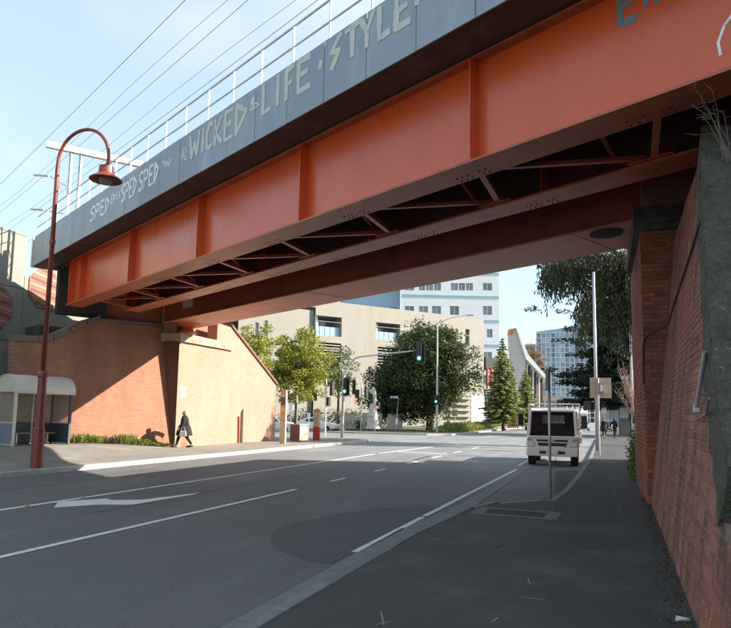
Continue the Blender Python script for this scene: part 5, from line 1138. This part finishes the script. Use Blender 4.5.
def car(label, loc, rot, paint, group=None, L_=4.5, Wd=1.78, Hh=1.46):
    T = thing('parked_car', label, 'car', loc, rot, group)
    st = [(-L_/2, .42, .55, .62, .78), (-L_/2+.12, .30, .66, .80, .86), (-L_*.30, .22, .78, .92, .9), (-L_*.17, .20, .86, .96, .92), (0, .2, .88, .98, .92), (L_*.22, .2, .90, 1.0, .92), (L_*.36, .22, .92, 1.02, .9), (L_/2-.1, .30, .92, 1.0, .86), (L_/2, .42, .8, .9, .78)]
    secs = []
    for x, zb, zm, zt_, wf_ in st:
        w = Wd/2*wf_/.92; secs.append([(x, -w*.94, zb), (x, -w, zb+.16), (x, -w, zm-.05), (x, -w*.93, zt_), (x, 0, zt_+.03), (x, w*.93, zt_), (x, w, zm-.05), (x, w, zb+.16), (x, w*.94, zb)])
    loft(secs).build('body', paint, T, smooth=False, bevel=.02)
    w = Wd/2; g = [(-L_*.20, .97), (-L_*.03, Hh-.06), (L_*.16, Hh), (L_*.30, Hh-.1), (L_*.44, 1.0)]
    secs = [[(x, -w*.88 if z < 1.1 else -w*.70, z), (x, w*.88 if z < 1.1 else w*.70, z), (x, w*.86, .93), (x, -w*.86, .93)] for x, z in g]
    loft([[(x, -w*.72 if z > 1.1 else -w*.86, z), (x, w*.72 if z > 1.1 else w*.86, z), (x, w*.87, .92), (x, -w*.87, .92)] for x, z in g]).build('cabin', paint, T, bevel=.03)
    for s in (-1, 1):
        for (xa, za), (xb, zb) in (((-L_*.13, 1.12), (.02*L_, Hh-.13)), ((.05*L_, Hh-.11), (.24*L_, Hh-.13))):
            def yy(z): return s*(w*.87-(z-.92)/(Hh-.92)*w*.15+.012)
            pa = [(xa, yy(1.0), 1.0), (xb+.03*L_, yy(1.0), 1.0), (xb, yy(zb), zb), (xa+.10*L_ if za < 1.2 else xa, yy(max(za, zb)), max(za, zb))]
            MB().prism(pa, (0, s*.006, 0)).build('side_window', M['glass'], T)
        for x in (-L_*.31, L_*.29): wheel(T, (x, s*(w-.1), .31), .31, .2, 'y', 'galv')
        MB().box((-L_/2+.12, s*w*.68, .68), (.12, .34, .13)).build('headlight', M['chrome'], T, bevel=.02); MB().box((L_/2-.06, s*w*.7, .84), (.1, .3, .14)).build('tail_light', M['red'], T, bevel=.02)
    MB().prism([(-L_*.19, -w*.8, 1.0), (-L_*.19, w*.8, 1.0), (-L_*.035, w*.66, Hh-.07), (-L_*.035, -w*.66, Hh-.07)], (-.02, 0, .02)).build('windscreen', M['glass'], T)
    return T
CB = mat('car_white', (.72, .72, .70), .3, .03, 2, coat=.5); CBl = mat('car_blue', (.10, .16, .24), .3, .03, 2, coat=.5); CDk = mat('car_dark', (.03, .03, .035), .3, .03, 2, coat=.5)
pc_ = base(319, 66.5, -.13); car('white car standing in the side street behind the information pillar', tuple(pc_), R(180)+R(-4), CB)
pc_ = base(277.5, 63, -.13); car('white car mostly hidden behind the end of the brick wall', tuple(pc_), R(176), CB)
pc_ = base(583, 96, -.13); car('blue car far down the street right of the truck', tuple(pc_), R(88), CBl)
pc_ = base(607, 88, .0); car('dark car parked far along the right footpath', tuple(pc_), R(80), CDk)
car('pale car far down the street behind the truck', tuple(base(571, 120, -.13)), R(92), CB)

# ================================================================== PEOPLE
def skin_obj(name, J, Eg, m, par, sub=2):
    keys = list(J); me = bpy.data.meshes.new(name); me.from_pydata([J[k][0] for k in keys], [(keys.index(a), keys.index(b)) for a, b in Eg], []); me.materials.append(m)
    o = bpy.data.objects.new(name, me); COL.objects.link(o); o.parent = par
    sm = o.modifiers.new('skin', 'SKIN'); sm.use_smooth_shade = True
    for i, k in enumerate(keys): r = J[k][1]; r = r if isinstance(r, tuple) else (r, r); me.skin_vertices[0].data[i].radius = r; me.skin_vertices[0].data[i].use_root = (i == 0)
    o.modifiers.new('sub', 'SUBSURF').levels = sub; o.modifiers['sub'].render_levels = sub
    return o
def person(label, loc, rot, H_, stride, cloth, hair, legm, skirt=True, armpose=((.10, -.05), (-.05, .10))):
    """faces local -y"""
    k = H_/1.68; T = thing('person', label, 'person', loc, rot); V = lambda x, y, z: (x*k, y*k, z*k)
    J = {'pelvis': (V(0, 0, .92), .13*k), 'waist': (V(0, .01, 1.08), .115*k), 'chest': (V(0, -.01, 1.28), (.15*k, .12*k)), 'neck0': (V(0, .0, 1.43), .06*k), 'neck': (V(0, -.02, 1.48), .05*k), 'head': (V(0, -.03, 1.57), (.075*k, .088*k)), 'crown': (V(0, -.02, 1.63), .06*k), 'nose': (V(0, -.125, 1.555), .014*k), 'noseb': (V(0, -.09, 1.575), .03*k)}
    Eg = [('pelvis', 'waist'), ('waist', 'chest'), ('chest', 'neck0'), ('neck0', 'neck'), ('neck', 'head'), ('head', 'crown'), ('head', 'noseb'), ('noseb', 'nose')]
    for s, n in ((-1, 'l'), (1, 'r')):
        st_ = stride*s; J['hip'+n] = (V(s*.09, 0, .88), .095*k); J['knee'+n] = (V(s*.09, -st_*.5-.05, .50), .062*k); J['ankle'+n] = (V(s*.08, -st_+(.03 if st_ < 0 else 0), .10 if st_ > 0 else .14), .038*k); J['toe'+n] = (V(s*.09, -st_-.15, .045 if st_ > 0 else .05), .034*k)
        Eg += [('pelvis', 'hip'+n), ('hip'+n, 'knee'+n), ('knee'+n, 'ankle'+n), ('ankle'+n, 'toe'+n)]
        ay, ao = armpose[0 if s < 0 else 1]
        J['sh'+n] = (V(s*.18, 0, 1.38), .06*k); J['el'+n] = (V(s*(.25+ao), ay*.4+.04, 1.12), .045*k); J['wr'+n] = (V(s*(.24+ao*1.4), ay-.10, .92), .028*k); J['palm'+n] = (V(s*(.24+ao*1.4), ay-.13, .85), (.034*k, .02*k))
        Eg += [('chest', 'sh'+n), ('sh'+n, 'el'+n), ('el'+n, 'wr'+n), ('wr'+n, 'palm'+n)]
        for f in range(4):
            bx_ = s*(.24+ao*1.4)+(f-1.5)*.016*.6; by_ = ay-.13+(f-1.5)*.016
            J['f%d%s' % (f, n)] = (V(bx_, by_-.01, .80-.004*abs(f-1.5)), .009*k); J['g%d%s' % (f, n)] = (V(bx_-s*.012, by_-.012, .765+.006*abs(f-1.3)), .007*k)
            Eg += [('palm'+n, 'f%d%s' % (f, n)), ('f%d%s' % (f, n), 'g%d%s' % (f, n))]
        J['th'+n] = (V(s*(.24+ao*1.4)-s*.03, ay-.165, .835), .010*k); J['tt'+n] = (V(s*(.24+ao*1.4)-s*.04, ay-.175, .80), .008*k); Eg += [('palm'+n, 'th'+n), ('th'+n, 'tt'+n)]
    body = skin_obj('body', J, Eg, M['skin'], T, 1)
    g = .036*k
    cj = {'pelvis': (V(0, 0, .95), .19*k), 'waist': (V(0, .01, 1.10), .19*k), 'chest': (V(0, -.01, 1.29), (.21*k, .18*k)), 'top': (V(0, 0, 1.42), .085*k)}; ce = [('pelvis', 'waist'), ('waist', 'chest'), ('chest', 'top')]
    for n in 'lr':
        for q_ in ('sh', 'el', 'wr'): p_, r_ = J[q_+n]; cj[q_+n] = (p_, r_+g)
        ce += [('chest', 'sh'+n), ('sh'+n, 'el'+n), ('el'+n, 'wr'+n)]
    skin_obj('coat', cj, ce, cloth, T, 1)
    if skirt: MB().lathe([(.20*k, 1.04*k), (.26*k, .85*k), (.31*k, .60*k), (.30*k, .56*k), (.18*k, .60*k)], (0, 0, 0), 16).build('coat_skirt', cloth, T, smooth=True)
    lj = {'pelvis': (V(0, 0, .92), .14*k)}; le = []
    for n in 'lr':
        for q_ in ('hip', 'knee', 'ankle'): p_, r_ = J[q_+n]; lj[q_+n] = (p_, r_+.012*k)
        le += [('pelvis', 'hip'+n), ('hip'+n, 'knee'+n), ('knee'+n, 'ankle'+n)]
    skin_obj('trousers', lj, le, legm, T, 1)
    for s, n in ((-1, 'l'), (1, 'r')):
        p_ = Vector(J['toe'+n][0]); a_ = Vector(J['ankle'+n][0]); MB().tube([a_+Vector((0, .05*k, -.055*k)), a_.lerp(p_, .5)+Vector((0, 0, -.03*k)), p_+Vector((0, -.03*k, -.005*k))], [.04*k, .05*k, .035*k], 8).build('shoe', M['blackp'], T, smooth=True)
    hr = MB().lathe([(.02*k, .108*k), (.06*k, .090*k), (.084*k, .035*k), (.086*k, -.03*k), (.07*k, -.10*k), (.05*k, -.15*k)], V(0, .006, 1.59), 14); hr.v = [(x, max(y, -.055*k) if z < 1.66*k else y, z) for x, y, z in hr.v]; hr.build('hair', hair, T, smooth=True)
    for s in (-1, 1): MB().lathe([(.004*k, 0), (.011*k, .004*k), (.004*k, .008*k)], V(s*.032, -.115, 1.59), 8, Matrix.Rotation(R(90), 3, 'X')).build('eye', M['blackp'], body)
    MB().box(V(0, -.118, 1.515), (.045*k, .006*k, .008*k)).build('mouth', M['red'], body)
    return T
wp = Vector((-17.75, 24.7, 0)); wp.z = hz(wp.x, wp.y)
wom = person('woman in a black coat walking past the brick pilaster with a bag', tuple(wp), R(-62), 1.66, .26, M['coat'], M['hair'], M['coat'], True, ((-.10, .16), (-.06, .03)))
wom.scale = (1.22, 1.22, 1.0)
d_ = Vector((math.cos(R(-62)), math.sin(R(-62)), 0)); hbp = wp+d_*.40
hb = thing('handbag', 'pale grey handbag held by the woman in black', 'bag', (hbp.x, hbp.y, wp.z+.52), R(-62))
MB().prism([(-.06, -.17, 0), (-.06, .17, 0), (-.04, .13, .26), (-.04, -.13, .26)], (.11, 0, 0)).build('bag_body', M['bag'], hb, bevel=.03)
MB().tube([(0, -.09, .25), (0, -.06, .40), (0, .06, .40), (0, .09, .25)], .012, 6).build('handle', M['bag'], hb)
person('pedestrian in dark clothes far along the right footpath', (1.15, 60, 0), R(170), 1.74, .2, M['coat'], M['blackp'], M['coat'], False)
person('second dark pedestrian near the parked cars beyond the tan sign', (.3, 63, 0), R(10), 1.70, .12, M['coat'], M['blackp'], M['coat'], True)
